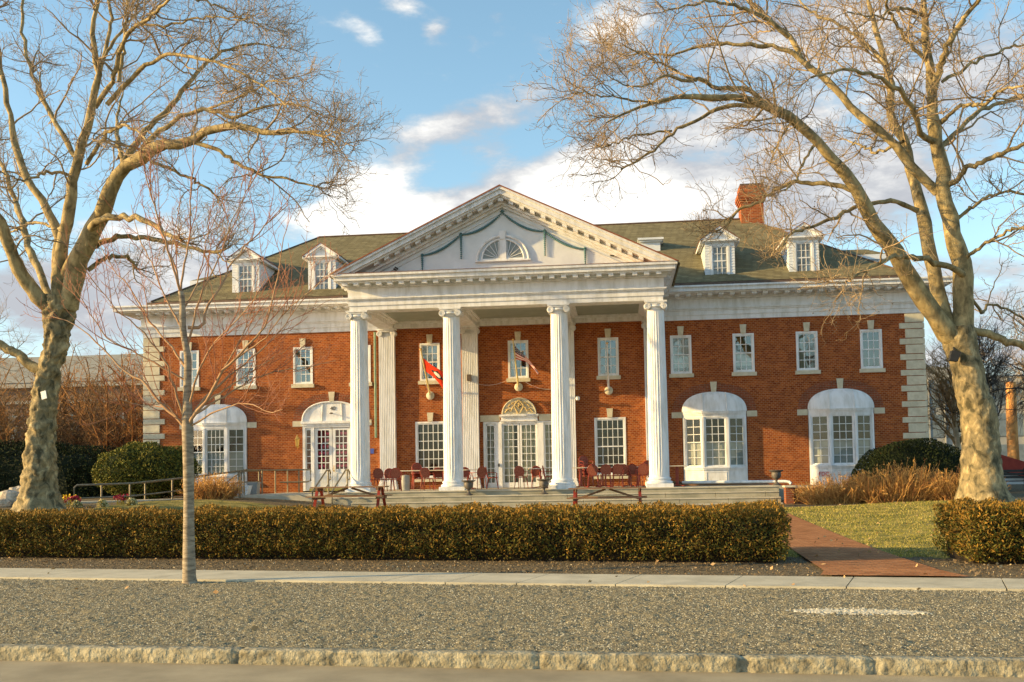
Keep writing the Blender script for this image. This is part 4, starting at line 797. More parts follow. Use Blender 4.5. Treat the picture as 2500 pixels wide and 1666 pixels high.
    wr = MB(); wr.tube([(-4.05, 37.9, 9.55), (-4.15, 37.88, 9.62), (-4.22, 37.9, 9.55), (-4.1, 37.9, 9.5)], .03, 6); wr.tube([(4.05, 37.92, 9.75), (4.2, 37.9, 9.72)], .03, 6); wr.build('spotlight', BLK, ty)
build_portico()
def dormer(cx):
    y0 = 43.05; w = .61; z0, z1 = 9.72, 11.2; b = MB()
    b.box(cx - w + .03, cx + w - .03, y0 + .03, 46.0, z0 - .1, z1 + .1)
    z = z0; 
    while z < z1 - .02:
        h = min(.115, z1 - z)
        for sx in (-1, 1):
            xo, xi = cx + sx * w, cx + sx * (w - .04); p = [(xo + sx * .02, z), (xo, z + h), (xi, z + h), (xi, z)]
            b.prism(p if sx > 0 else p[::-1], 'y', y0 + .01, 46.0)
            q = MB(); a1, a2 = sorted((cx + sx * (w + .01), cx + sx * .42))
            b.prism([(y0 - .02, z), (y0, z + h), (y0 + .03, z + h), (y0 + .03, z)][::-1], 'x', a1, a2)
        z += h
    root = b.build('dormer', WHS, HOUSE)
    f = MB(); f.box(cx - .41, cx + .41, y0 - .05, y0 + .04, z0 + .02, z0 + .09); f.box(cx - .41, cx - .32, y0 - .035, y0 + .04, z0 + .09, z1 - .1); f.box(cx + .32, cx + .41, y0 - .035, y0 + .04, z0 + .09, z1 - .1); f.box(cx - w, cx + w, y0 - .03, y0 + .04, z1 - .14, z1)
    f.box(cx - w - .06, cx + w + .06, y0 - .1, y0 + .02, z1, z1 + .05); f.box(cx - w - .17, cx + w + .17, y0 - .2, y0 + .02, z1 + .05, z1 + .12)
    zp = 11.87; ez = z1 + .12; hw = .82
    f.prism([(cx - .66, ez), (cx + .66, ez), (cx, zp - .2)], 'y', y0 - .04, y0 + .04)
    for sx in (-1, 1):
        p = [(cx, zp), (cx + sx * hw, z1 + .1), (cx + sx * hw, z1 + .0), (cx, zp - .12)]; f.prism(p if sx < 0 else p[::-1], 'y', y0 - .2, 46.3)
        p = [(cx, zp - .12), (cx + sx * (hw - .06), z1 + .05), (cx + sx * (hw - .12), z1 - .02), (cx, zp - .2)]; f.prism(p if sx < 0 else p[::-1], 'y', y0 - .12, 46.3)
    f.build('gable_trim', WHT, root)
    r = MB()
    for sx in (-1, 1):
        p = [(cx, zp + .03), (cx + sx * (hw + .03), z1 + .12), (cx + sx * (hw + .03), z1 + .1), (cx, zp + .001)]; r.prism(p if sx < 0 else p[::-1], 'y', y0 - .22, 46.4)
    r.build('dormer_roof', CPR, root)
    s = MB(); g = MB(); a, b_, c, d = cx - .32, cx + .32, z0 + .09, z1 - .14; mid = (c + d) / 2; yy = y0 - .01
    for (u, v) in ((c, mid + .02), (mid - .02, d)):
        q = .045; s.box(a, a + q, yy, yy + .03, u, v); s.box(b_ - q, b_, yy, yy + .03, u, v); s.box(a + q, b_ - q, yy, yy + .03, u, u + q); s.box(a + q, b_ - q, yy, yy + .03, v - q, v)
        for k in (1, 2): x = a + q + (b_ - a - 2 * q) * k / 3; s.box(x - .011, x + .011, yy, yy + .025, u + q, v - q)
        zc = (u + v) / 2; s.box(a + q, b_ - q, yy + .002, yy + .023, zc - .011, zc + .011)
        yy += .004
    s.build('sash', WHT, root); g.box(a, b_, y0 + .018, y0 + .022, c, d); g.build('glass', mat('dormer_glass', (.1, .1, .09), (.35, .38, .38), rough=.08, spec=1.0, scale=2.5), root)
for cx in (-12.03, -8.57, 8.6, 12.05): dormer(cx)
def wall_bits():
    d = MB(); d.tube([(-6.24, WY - .07, 7.9), (-6.24, WY - .07, 3.3)], .055, 8); d.build('downspout', GRN, HOUSE, smooth=True)
    sp = MB(); sp.box(-2.17, -1.99, WY - .47, WY - .27, 5.63, 5.9); sp.build('wall_speaker', BRN, HOUSE, bevel=.01)
    cm = MB(); cm.tube([(2.45, WY, 4.75), (2.5, WY - .2, 4.75)], .02, 6); cm.lathe([(.07, -.07), (.09, .0), (.09, .06), (.03, .1)], (2.52, WY - .25, 4.77), 14); cm.build('security_camera', WHT, HOUSE, smooth=True)
    bs = MB(); bs.box(-6.5, -6.35, WY - .03, WY, 2.62, 2.84); bs.build('parking_sign', BLUE, HOUSE)
    fd = MB(); fd.box(12.32, 12.72, WY - .4, WY - .37, 1.3, 1.52)
    fdo = fd.build('connection_sign', mat('sign_pink_white', (.75, .6, .55), rough=.5), HOUSE); text3('FDC', .22, (12.52, WY - .404, 1.41), mat('sign_red', (.6, .03, .03), rough=.5), 'sign_lettering', fdo, ext=.002)
    ln = MB(); x, y = -9.68, WY - .26; ln.tube([(x, WY, 3.0), (x, y + .02, 2.9), (x, y, 2.95)], .018, 6); ln.lathe([(.02, 2.95), (.07, 3.0), (.1, 3.27), (.12, 3.3), (.05, 3.4), (.015, 3.5)], (x, y, 0), 6); ln.build('wall_lantern', BRS, HOUSE)
    w = MB()
    def cat(p, q, sag, n=20): return [Vector(p).lerp(Vector(q), t / n) - Vector((0, 0, sag * 4 * (t / n) * (1 - t / n))) for t in range(n + 1)]
    w.tube(cat((-1.72, WY - .2, 5.5), (-.45, WY - .1, 5.65), .12), .005, 4); w.tube(cat((.3, WY - .1, 5.55), (2.2, WY - .2, 5.45), .3), .005, 4); w.build('festoon_cable', WHT, HOUSE)
wall_bits()
# terrace and steps
def build_terrace():
    T = thing('stone_terrace', (0, 38, .4), 'pale stone portico terrace with three long steps and a brick end pier', 'terrace')
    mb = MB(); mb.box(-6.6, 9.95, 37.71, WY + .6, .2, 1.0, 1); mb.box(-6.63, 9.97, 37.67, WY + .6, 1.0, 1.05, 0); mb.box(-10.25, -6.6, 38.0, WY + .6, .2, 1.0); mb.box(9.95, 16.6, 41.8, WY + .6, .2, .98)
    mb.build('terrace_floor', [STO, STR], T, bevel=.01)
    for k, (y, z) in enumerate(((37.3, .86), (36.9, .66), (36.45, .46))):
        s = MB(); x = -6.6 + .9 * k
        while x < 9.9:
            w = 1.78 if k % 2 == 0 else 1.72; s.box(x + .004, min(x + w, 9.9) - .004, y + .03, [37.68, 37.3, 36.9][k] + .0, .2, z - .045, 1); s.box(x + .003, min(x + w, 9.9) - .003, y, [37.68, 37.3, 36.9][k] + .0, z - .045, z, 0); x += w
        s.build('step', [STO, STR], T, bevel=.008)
    p = MB(); p.box(9.97, 10.24, 36.3, 36.75, .1, 1.0); p.box(10.24, 12.2, 36.62, 36.9, .1, .96); po = p.build('end_pier', BRD, T); c = MB(); c.box(9.93, 10.3, 36.25, 36.8, 1.0, 1.06); c.box(10.3, 12.25, 36.58, 36.94, .962, 1.03); c.build('coping', CRM, po)
    q = MB(); q.box(6.3, 9.9, 39.9, 41.2, 1.05, 1.13); q.build('timber_deck', WOOD, T)
    e = MB(); e.box(-10.3, -6.6, 37.85, 38.0, .2, .98); e.build('edge_kerb', STO, T)
    r = MB(); n = 10
    r.add([(-10.25, 38.0, 1.0), (-10.25, 40.2, 1.0), (-14.0, 33.6, .86), (-14.6, 32.2, .86), (-10.25, 38.0, .4), (-10.25, 40.2, .4), (-14.0, 33.6, .4), (-14.6, 32.2, .4)], [])
    r.prism([(-10.26, 38.0), (-10.26, 39.6), (-12.2, 36.9), (-14.6, 34.2), (-14.9, 32.6), (-12.6, 34.6)], 'z', .5, .93); r.build('ramp', STO, T)
    st = MB(); st.box(-8.95, -7.45, 42.2, 43.05, 1.05, 1.16); st.build('door_mat', mat('mat_olive', (.2, .19, .06), (.3, .27, .1), rough=.9, scale=20), T)
build_terrace()
#--PART3--
# ------------------------------------------------------------------ trees
def resample(P, n):
    P = np.asarray(P, float); k = len(P); out = []
    ext = np.vstack([2 * P[0] - P[1], P, 2 * P[-1] - P[-2]]); d = np.r_[0, np.cumsum(np.linalg.norm(np.diff(P, axis=0), axis=1))]; 
    for s_ in np.linspace(0, d[-1], n):
        i = min(np.searchsorted(d, s_, 'right') - 1, k - 2); t = (s_ - d[i]) / (d[i + 1] - d[i] + 1e-9); a, b, c, e = ext[i], ext[i + 1], ext[i + 2], ext[i + 3]
        out.append(.5 * ((2 * b) + (-a + c) * t + (2 * a - 5 * b + 4 * c - e) * t * t + (-a + 3 * b - 3 * c + e) * t ** 3))
    return np.array(out)
def limb(px, w0, w1, Y0, Y1, n=26, wob=.03, pw=1.0):
    m = len(px); P = []
    for i, (x, y) in enumerate(px): t = i / (m - 1); P.append(at(x, y, Y0 + (Y1 - Y0) * t ** 1.2))
    P = resample([tuple(p) for p in P], n); t = np.linspace(0, 1, n)
    P += RNG.normal(size=P.shape) * wob * np.minimum(1, t * 4)[:, None] * np.minimum(1, (1 - t) * 4)[:, None]
    w = (w0 * (1 - t ** pw) + w1 * t ** pw) / 2 / FPX * (Y0 + (Y1 - Y0) * t)
    return P, w * (1 + .06 * RNG.normal(size=n))
def spawn(parents, k, t0, t1, ang, L, n, r0, r1, wig=.3, lift=.05, bias=(0, 0, .25), taper_len=.5, rel=.55):
    """parents: list of (P (B,n,3), R (B,n)); k children each"""
    outP = []; outR = []
    for P, Rr in parents:
        B, m, _ = P.shape; kk = k if np.isscalar(k) else None
        idx = np.repeat(np.arange(B), k); t = RNG.uniform(t0, t1, len(idx)); f = t * (m - 1); i = np.minimum(f.astype(int), m - 2); u = (f - i)[:, None]
        s = P[idx, i] * (1 - u) + P[idx, i + 1] * u; T = P[idx, i + 1] - P[idx, i]; T /= np.linalg.norm(T, axis=1, keepdims=True) + 1e-9
        pr = Rr[idx, i] * (1 - u[:, 0]) + Rr[idx, i + 1] * u[:, 0]
        q = RNG.normal(size=T.shape) + np.array(bias); q -= (q * T).sum(1, keepdims=True) * T; q /= np.linalg.norm(q, axis=1, keepdims=True) + 1e-9
        a = np.radians(RNG.uniform(ang[0], ang[1], len(idx)))[:, None]; d = T * np.cos(a) + q * np.sin(a)
        ln = RNG.uniform(L[0], L[1], len(idx)) * (1 - taper_len * t); st = (ln / (n - 1))[:, None]
        pts = [s]; cur = s.copy()
        for j in range(n - 1):
            d = d + RNG.normal(size=d.shape) * wig; d[:, 2] += lift; d /= np.linalg.norm(d, axis=1, keepdims=True); cur = cur + d * st; pts.append(cur.copy())
        outP.append(np.stack(pts, 1)); rs = np.minimum(r0 * RNG.uniform(.75, 1.25, len(idx)), pr * rel + .001)
        tt = np.linspace(0, 1, n)[None]; outR.append(rs[:, None] * (1 - tt) + np.minimum(r1, rs)[:, None] * tt)
    return np.concatenate(outP), np.concatenate(outR)
def trunk_mesh(px, Y, n=130, sides=56, bump=.05, flare=.0, zb=None):
    P = [tuple(at(x, y, Y)) for x, y, w in px]; Wd = np.array([w / 2 / FPX * Y for _, _, w in px]); P = np.array(P); d = np.r_[0, np.cumsum(np.linalg.norm(np.diff(P, axis=0), axis=1))]
    Q = resample(P, n); wd = np.interp(np.linspace(0, d[-1], n), d, Wd)
    V, F = tubes(Q[None], wd[None], sides); V = V.reshape(n, sides, 3)
    for i in range(n):
        for k in range(sides):
            o = V[i, k] - Q[i]; v = Vector(V[i, k]); nn = mnoise.noise(v * 1.3) * .5 + mnoise.noise(v * 3.5) * .55 + .5 * mnoise.noise(v * 7.5) + .25 * mnoise.noise(v * 15)
            fl = 0
            if flare and i < n * .14: fl = flare * (1 - i / (n * .14)) ** 2 * (1 + .7 * math.sin(k / sides * 2 * math.pi * 5))
            V[i, k] = Q[i] + o * (1 + bump / wd[i] * nn + fl)
    return V.reshape(-1, 3), F
def plane_tree(root_px, Y, trunkpx, limbs, label, dens=1.0, seeds=260, flare=.35, bump=.05, extra=None):
    b = at(root_px[0], root_px[1], Y); root = thing('plane_tree', (b.x, Y, G(b.x, Y)), label, 'tree', 'bare plane trees in front of the club house')
    parts = []
    V, F = trunk_mesh(trunkpx, Y, bump=bump, flare=flare); tk = npmesh('trunk', V, F, BARK, root, smooth=True)
    LP = []; 
    for (px, w0, w1, Y1, f0) in limbs:
        P, R_w = limb(px, w0 * .9, w1 * .85, Y, Y1); LP.append((P, R_w, f0))
    V, F = merge([tubes(P[None], R_w[None], 12) for P, R_w, _ in LP]); npmesh('limb', V, F, BARKG, root, smooth=True)
    par = []; l1P = []; l1R = []
    for P, R_w, f0 in LP:
        ln = np.linalg.norm(np.diff(P, axis=0), axis=1).sum(); k = max(3, int(ln * (1 - f0) / .62 * dens))
        a = spawn([(P[None], R_w[None])], k, f0, 1.0, (28, 70), (1.5, 3.6), 9, .034, .012, wig=.24, lift=.03, bias=(0, 0, .2), taper_len=.68); l1P.append(a[0]); l1R.append(a[1])
        # end fan
        a = spawn([(P[None], R_w[None])], 3, .96, 1.0, (5, 40), (1.2, 2.6), 9, .024, .01, wig=.2, lift=.02, taper_len=.55); l1P.append(a[0]); l1R.append(a[1])
    A = (np.concatenate(l1P), np.concatenate(l1R))
    Bq = spawn([A], 4, .1, 1, (25, 70), (.7, 1.8), 7, .0145, .007, wig=.3, lift=.05, taper_len=.4)
    C = spawn([A, Bq], 4, .2, 1, (25, 75), (.35, .95), 5, .0078, .0046, wig=.34, lift=.05, taper_len=.3)
    D = spawn([C], 2, .25, 1, (25, 70), (.15, .42), 4, .0052, .0036, wig=.35, lift=.06, taper_len=.2)
    V, F = merge([tubes(*A, 6), tubes(*Bq, 5), tubes(*C, 3), tubes(*D, 3)])
    cr = npmesh('crown', V, F, TWG, root)
    E_ = C[0][:, -1]; E_ = E_[RNG.choice(len(E_), min(seeds, len(E_)), replace=False)] - np.array([0, 0, .09])
    oc = np.array([(1, 0, 0), (0, 1, 0), (-1, 0, 0), (0, -1, 0), (0, 0, 1), (0, 0, -1)]) * .021
    V = (E_[:, None] + oc[None]).reshape(-1, 3); fb = np.array([[0, 1, 4], [1, 2, 4], [2, 3, 4], [3, 0, 4], [1, 0, 5], [2, 1, 5], [3, 2, 5], [0, 3, 5]])
    F = (np.arange(len(E_))[:, None, None] * 6 + fb[None]).reshape(-1, 3); tag(npmesh('seed_balls', V, F, DBK, root), kind='stuff')
    return root
LT = [ # px polyline, start width, end width, end Y, first child fraction
 ([(128, 740), (110, 744), (62, 682), (29, 620), (5, 557), (-40, 460), (-90, 350)], 46, 16, 27, .3),
 ([(140, 745), (124, 730), (91, 653), (67, 596), (53, 538), (41, 500), (20, 440), (0, 395), (-30, 330)], 26, 9, 33, .3),
 ([(143, 720), (138, 640), (139, 567), (89, 473), (45, 393), (27, 290), (13, 215), (0, 152), (-12, 60), (-20, -60)], 28, 8, 30, .35),
 ([(150, 740), (143, 687), (153, 596), (167, 529), (183, 424), (196, 370), (219, 286), (232, 214), (243, 156), (223, 89), (241, 0), (250, -90)], 44, 7, 28, .3),
 ([(196, 372), (185, 384), (147, 321), (114, 259), (78, 179), (54, 76), (56, 0), (50, -80)], 18, 6, 31, .2),
 ([(232, 262), (277, 192), (290, 134), (321, 80), (379, 31), (415, 0), (470, -60)], 16, 6, 26, .15),
 ([(243, 160), (286, 89), (330, 36), (345, -40)], 10, 5, 30, .2),
 ([(262, 255), (321, 192), (379, 147), (429, 132), (491, 143), (558, 165), (625, 201), (670, 228), (700, 262)], 14, 4, 25, .2),
 ([(165, 750), (178, 700), (191, 643), (220, 581), (244, 529), (250, 522), (277, 451), (304, 411), (344, 384), (388, 357), (473, 348), (504, 321), (576, 308), (647, 328), (714, 321), (780, 330), (820, 350)], 60, 5, 25, .38),
 ([(473, 348), (527, 366), (567, 393), (625, 422), (692, 437), (759, 453), (790, 460)], 13, 5, 28, .1),
 ([(290, 432), (308, 393), (339, 339), (393, 286), (437, 232), (482, 179), (504, 154), (558, 120), (625, 107), (670, 116)], 22, 4, 31, .25),
 ([(344, 386), (353, 353), (411, 308), (446, 281), (504, 268), (571, 286), (625, 268), (696, 254), (750, 262), (780, 280)], 16, 4, 28, .25),
 ([(139, 700), (182, 624), (220, 562), (258, 533), (297, 529), (354, 541), (407, 572), (445, 586)], 26, 12, 25.5, .75),
 ([(206, 612), (268, 586), (344, 581), (431, 598), (512, 617), (543, 612)], 17, 9, 28, .8),
 ([(215, 660), (258, 629), (311, 627), (328, 645), (333, 655)], 14, 7, 31, .7),
 ([(212, 400), (240, 356), (268, 321), (304, 308), (345, 328), (360, 350)], 13, 5, 25, .2),
 ([(100, 902), (81, 897), (38, 864), (0, 842), (-70, 800), (-150, 780)], 30, 18, 29, .7),
 ([(240, 190), (270, 60), (262, -40), (290, -120)], 12, 6, 31, .1), ([(290, 200), (302, 120), (310, 30), (300, -60)], 12, 5, 29, .1),
 ([(330, 60), (420, 60), (500, 40), (580, 50), (620, 40)], 8, 3, 27, .1), ([(400, -20), (520, 10), (600, 50), (650, 60)], 9, 3, 31, .05),
 ([(180, 430), (120, 420), (60, 440), (0, 420)], 10, 4, 26, .1), ([(150, 560), (90, 545), (40, 560), (0, 575)], 10, 4, 32, .2),
 ([(304, 411), (290, 350), (285, 290), (300, 230)], 16, 5, 32, .1), ([(370, 395), (440, 425), (500, 455), (528, 480)], 10, 6, 29, .2),
 ([(740, 322), (790, 320), (830, 325)], 5, 2, 26, .1), ([(504, 268), (600, 230), (660, 200), (700, 200)], 7, 3, 24, .1)]
plane_tree((100, 1225), 29.0, [(98, 1250, 104), (98, 1225, 90), (99, 1121, 78), (106, 1012, 61), (120, 902, 57), (136, 847, 63), (139, 797, 66), (146, 752, 76), (150, 725, 70)], LT, 'tall bare plane tree with knobbly trunk left of the club house', bump=.13)
RT = [
 ([(2345, 830), (2318, 822), (2285, 773), (2237, 706), (2203, 653), (2180, 615), (2141, 553), (2126, 521), (2079, 446), (2041, 404), (1994, 340), (1935, 292), (1877, 260), (1808, 244), (1728, 239), (1664, 236), (1595, 250), (1526, 276), (1480, 300)], 56, 4, 26, .42),
 ([(1877, 262), (1845, 234), (1824, 220), (1771, 218), (1717, 199), (1664, 194), (1622, 186), (1579, 207), (1537, 212), (1490, 190)], 15, 3, 25, .15),
 ([(1860, 258), (1808, 258), (1749, 266), (1707, 292), (1648, 319), (1611, 351), (1563, 388), (1516, 414)], 13, 5, 29, .2),
 ([(2290, 470), (2238, 420), (2196, 367), (2153, 324), (2100, 282), (2057, 239), (2015, 191), (1962, 154), (1925, 90), (1877, 48), (1834, 11), (1800, -40)], 27, 9, 31, .15),
 ([(1962, 154), (1930, 127), (1877, 112), (1813, 109), (1771, 106), (1707, 117), (1640, 135), (1570, 130), (1530, 138)], 14, 4, 30, .1),
 ([(1925, 92), (1877, 50), (1813, 21), (1755, 5), (1690, 12), (1620, 28)], 13, 4, 28, .1),
 ([(2347, 830), (2350, 780), (2352, 715), (2347, 643), (2333, 596), (2314, 529), (2305, 480), (2302, 404), (2283, 340), (2275, 266), (2273, 186), (2265, 122), (2254, 0), (2250, -90)], 60, 10, 30, .35),
 ([(2275, 235), (2291, 175), (2312, 117), (2355, 42), (2392, 0), (2430, -60)], 22, 9, 28, .15),
 ([(2302, 460), (2334, 441), (2366, 409), (2419, 388), (2500, 350), (2560, 330)], 16, 9, 28, .1),
 ([(2292, 365), (2339, 319), (2382, 276), (2435, 255), (2500, 234), (2570, 220)], 14, 7, 33, .1),
 ([(2297, 300), (2344, 260), (2408, 255), (2440, 223), (2500, 210)], 12, 6, 26, .1),
 ([(2290, 350), (2249, 329), (2233, 276), (2201, 228), (2153, 197), (2100, 175), (2036, 175), (1980, 190)], 17, 5, 26, .15),
 ([(2320, 815), (2309, 787), (2290, 715), (2280, 658), (2266, 605), (2256, 548), (2242, 500), (2238, 467), (2228, 425), (2206, 345), (2174, 287), (2174, 212), (2164, 159), (2126, 27), (2110, -60)], 42, 9, 33, .4),
 ([(2365, 690), (2340, 662), (2285, 643), (2237, 629), (2199, 627), (2160, 636), (2113, 658), (2074, 682)], 18, 8, 26, .6),
 ([(2084, 467), (2036, 452), (1972, 446), (1914, 452), (1877, 478), (1834, 502), (1802, 515), (1771, 555)], 14, 7, 31, .35),
 ([(2240, 515), (2185, 494), (2132, 497), (2079, 510), (2020, 537), (1962, 560), (1925, 574), (1903, 616)], 14, 7, 27, .35),
 ([(2360, 800), (2371, 806), (2419, 818), (2500, 847), (2600, 870)], 22, 16, 30, .6),
 ([(2362, 740), (2371, 725), (2400, 766), (2419, 744), (2476, 768), (2530, 800)], 9, 5, 32, .3),
 ([(2270, 160), (2200, 80), (2160, 0), (2130, -50)], 12, 6, 28, .1), ([(2258, 40), (2200, 20), (2140, 40), (2070, 30)], 8, 4, 26, .1),
 ([(2164, 160), (2110, 100), (2050, 60), (1980, 30), (1930, -20)], 11, 5, 34, .1), ([(2300, 200), (2380, 150), (2450, 120), (2520, 110)], 10, 5, 31, .1),
 ([(2206, 345), (2150, 370), (2110, 360), (2060, 340)], 9, 4, 35, .1), ([(1994, 342), (1960, 400), (1935, 450), (1900, 470)], 8, 4, 27, .2), ([(1935, 293), (1900, 350), (1880, 400)], 7, 3, 25, .2),
 ([(2310, 560), (2380, 500), (2450, 470), (2520, 480)], 10, 6, 30, .1), ([(2345, 640), (2400, 600), (2470, 560), (2540, 560)], 10, 6, 27, .1),
 ([(1595, 250), (1500, 240), (1430, 228), (1400, 228)], 6, 3, 25, .05), ([(1700, 198), (1600, 150), (1520, 110)], 7, 3, 27, .1), ([(1640, 320), (1560, 330), (1500, 350), (1470, 362)], 6, 3, 28, .1)]
plane_tree((2400, 1211), 30.0, [(2402, 1236, 140), (2399, 1211, 116), (2396, 1160, 92), (2394, 1080, 82), (2388, 1000, 78), (2376, 972, 74), (2362, 900, 70), (2352, 870, 70), (2342, 829, 78), (2338, 800, 70)], RT, 'tall bare mottled plane tree with arching limbs right of the club house', bump=.05, flare=.1)
for k, (x, y, z, h) in enumerate(((-31.5, 35.5, .8, 0),)):
    pass
def small_tree():
    Y = 14.2; b = at(463, 1419, Y); root = thing('young_street_tree', (b.x, Y, .14), 'slender young bare tree with reddish twigs standing in the gravel verge', 'tree')
    V, F = trunk_mesh([(464, 1428, 44), (462, 1408, 34), (461, 1300, 28), (461, 1200, 26), (459, 1100, 27), (458, 1040, 29), (457, 960, 20), (459, 883, 19), (455, 854, 17), (447, 806, 16), (445, 739, 15), (441, 712, 14)], Y, n=80, sides=18, bump=.006); npmesh('trunk', V, F, SAPB, root, smooth=True)
    SL = [([(441, 715), (431, 682), (411, 610), (383, 529), (348, 388), (340, 300)], 10, 2.5, 13.6), ([(441, 715), (447, 658), (459, 596), (464, 529), (473, 348), (468, 280)], 9, 2.5, 14.6), ([(441, 720), (425, 640), (395, 560), (372, 470), (365, 380)], 8, 2.5, 14.9),
      ([(458, 1045), (469, 1021), (502, 983), (536, 921), (574, 878), (636, 806), (670, 715), (689, 596), (700, 560)], 15, 3, 13.4), ([(459, 800), (493, 797), (507, 749), (541, 691), (569, 639), (620, 580), (670, 529), (705, 500)], 12, 3, 15), ([(455, 856), (470, 800), (487, 730), (520, 660), (560, 560), (600, 470), (640, 400)], 9, 2.5, 14.2),
      ([(457, 1050), (431, 1021), (397, 993), (354, 935), (306, 907), (250, 850), (191, 797), (120, 770)], 13, 3, 14.5), ([(456, 1040), (430, 960), (400, 880), (340, 800), (290, 760), (230, 690), (195, 640)], 10, 2.5, 13.5), ([(455, 900), (420, 850), (370, 790), (330, 720), (280, 660), (240, 590)], 9, 2.5, 15), ([(447, 806), (410, 740), (380, 660), (340, 580), (320, 500)], 8, 2.5, 14.9),
      ([(458, 1030), (510, 960), (580, 900), (640, 850), (700, 790), (760, 700)], 11, 2.5, 14.9), ([(458, 1000), (490, 900), (530, 830), (600, 760), (650, 680)], 10, 2.5, 13.4), ([(457, 1045), (540, 1000), (600, 985), (660, 1005), (690, 1000)], 8, 2.5, 13.2), ([(480, 1010), (560, 960), (640, 915), (740, 900), (820, 880)], 8, 2.2, 14.9),
      ([(457, 1050), (400, 985), (350, 990), (290, 975)], 7, 2.5, 13.5), ([(455, 930), (400, 900), (330, 860), (260, 820), (180, 700), (160, 650)], 8, 2.2, 14), ([(445, 760), (480, 700), (500, 620), (520, 540), (560, 460)], 7, 2.2, 15), ([(574, 878), (640, 830), (700, 760), (780, 690), (850, 640)], 6, 2, 13), ([(502, 983), (580, 930), (660, 880), (720, 840)], 7, 2, 14.5), ([(536, 921), (590, 820), (620, 740), (632, 650)], 7, 2, 14)]
    LP = [limb(p, a * .78, b_ * .6, Y, y1, n=20, wob=.012, pw=.7) for p, a, b_, y1 in SL]; V, F = merge([tubes(P[None], q[None], 8) for P, q in LP]); npmesh('branch', V, F, mat('sapling_branch', (.3, .17, .09), (.42, .28, .16), rough=.8, scale=3), root, smooth=True)
    P0 = (np.stack([p for p, q in LP]), np.stack([q for p, q in LP]))
    A = spawn([P0], 9, .15, .97, (20, 45), (.5, 1.5), 8, .008, .0032, wig=.1, lift=.09, taper_len=.5); Bq = spawn([P0, A], 4, .2, 1, (25, 55), (.12, .5), 5, .0042, .002, wig=.14, lift=.09, taper_len=.3); C = spawn([Bq], 2, .2, 1, (35, 60), (.03, .09), 3, .0035, .002, wig=.1)
    V, F = merge([tubes(*A, 5), tubes(*Bq, 3), tubes(*C, 3)]); npmesh('crown', V, F, SAPT, root)
small_tree()
def bare_tree(name, x, y, h, label, wood, twig, weep=False, group=None, spread=(1.2, 3.2), k1=26, rt=.16, lean=0.0, br=.06):
    root = thing(name, (x, y, G(x, y)), label, 'tree', group); z0 = G(x, y)
    n = 16; t = np.linspace(0, 1, n); P = np.stack([x + lean * t * h + .12 * np.sin(t * 7), y + .1 * np.sin(t * 5), z0 - .1 + t * h * .8], -1); Rw = rt * (1 - .8 * t)
    V, F = tubes(P[None], Rw[None], 9); npmesh('trunk', V, F, wood, root, smooth=True)
    A = spawn([(P[None], Rw[None])], k1, .3, 1, (25, 65), (h * .28, h * .55), 10, br, br * .3, wig=.16, lift=(-.04 if weep else .05), taper_len=.5)
    Bq = spawn([A], 8, .2, 1, (25, 60), (.7, 2.0), 8, .024, .01, wig=.2, lift=(-.2 if weep else .03), taper_len=.3)
    C = spawn([Bq, A], 6, .2, 1, (20, 60), (.5, 1.3), 6, .013, .008, wig=.2, lift=(-.3 if weep else .04), taper_len=.2)
    V, F = merge([tubes(*A, 6), tubes(*Bq, 4), tubes(*C, 3)]); npmesh('crown', V, F, twig, root)
    return root
bg = 'bare trees beyond the right end of the club house'
bare_tree('birch_tree', 22.6, 58, 8.5, 'pale barked bare birch behind the right corner of the club house', PBK, WLW[2], group=bg, rt=.22)
bare_tree('bare_tree', 23.6, 57, 8.5, 'dark bare tree just right of the pale birch', DBK, DBK, group=bg, rt=.16)
bare_tree('weeping_tree', 25.5, 50, 10, 'dark weeping bare tree showing right of the mottled plane trunk', DBK, DBK, weep=True, group=bg, rt=.22, k1=34)
bare_tree('pale_bare_tree', 19.3, 66, 7.5, 'sunlit pale bare tree nearest the quoined right corner', PBK, WLW[0], group=bg, rt=.14)
bare_tree('tall_bare_tree', 33, 72, 12, 'tall grey bare tree at the far right edge', DBK, TWG, group=bg, rt=.25, k1=34)
bare_tree('grey_bare_tree', -35, 58, 12, 'tall grey bare tree at the far left edge', DBK, TWG, rt=.25, k1=34)
def off_frame_tree(x, y, h, label):
    return bare_tree('shade_tree', x, y, h, label, BARK, TWG, rt=.4, k1=26, br=.14)
off_frame_tree(-33, 40.5, 15, 'bare tree to the left that throws streaky shadows over the brick front')
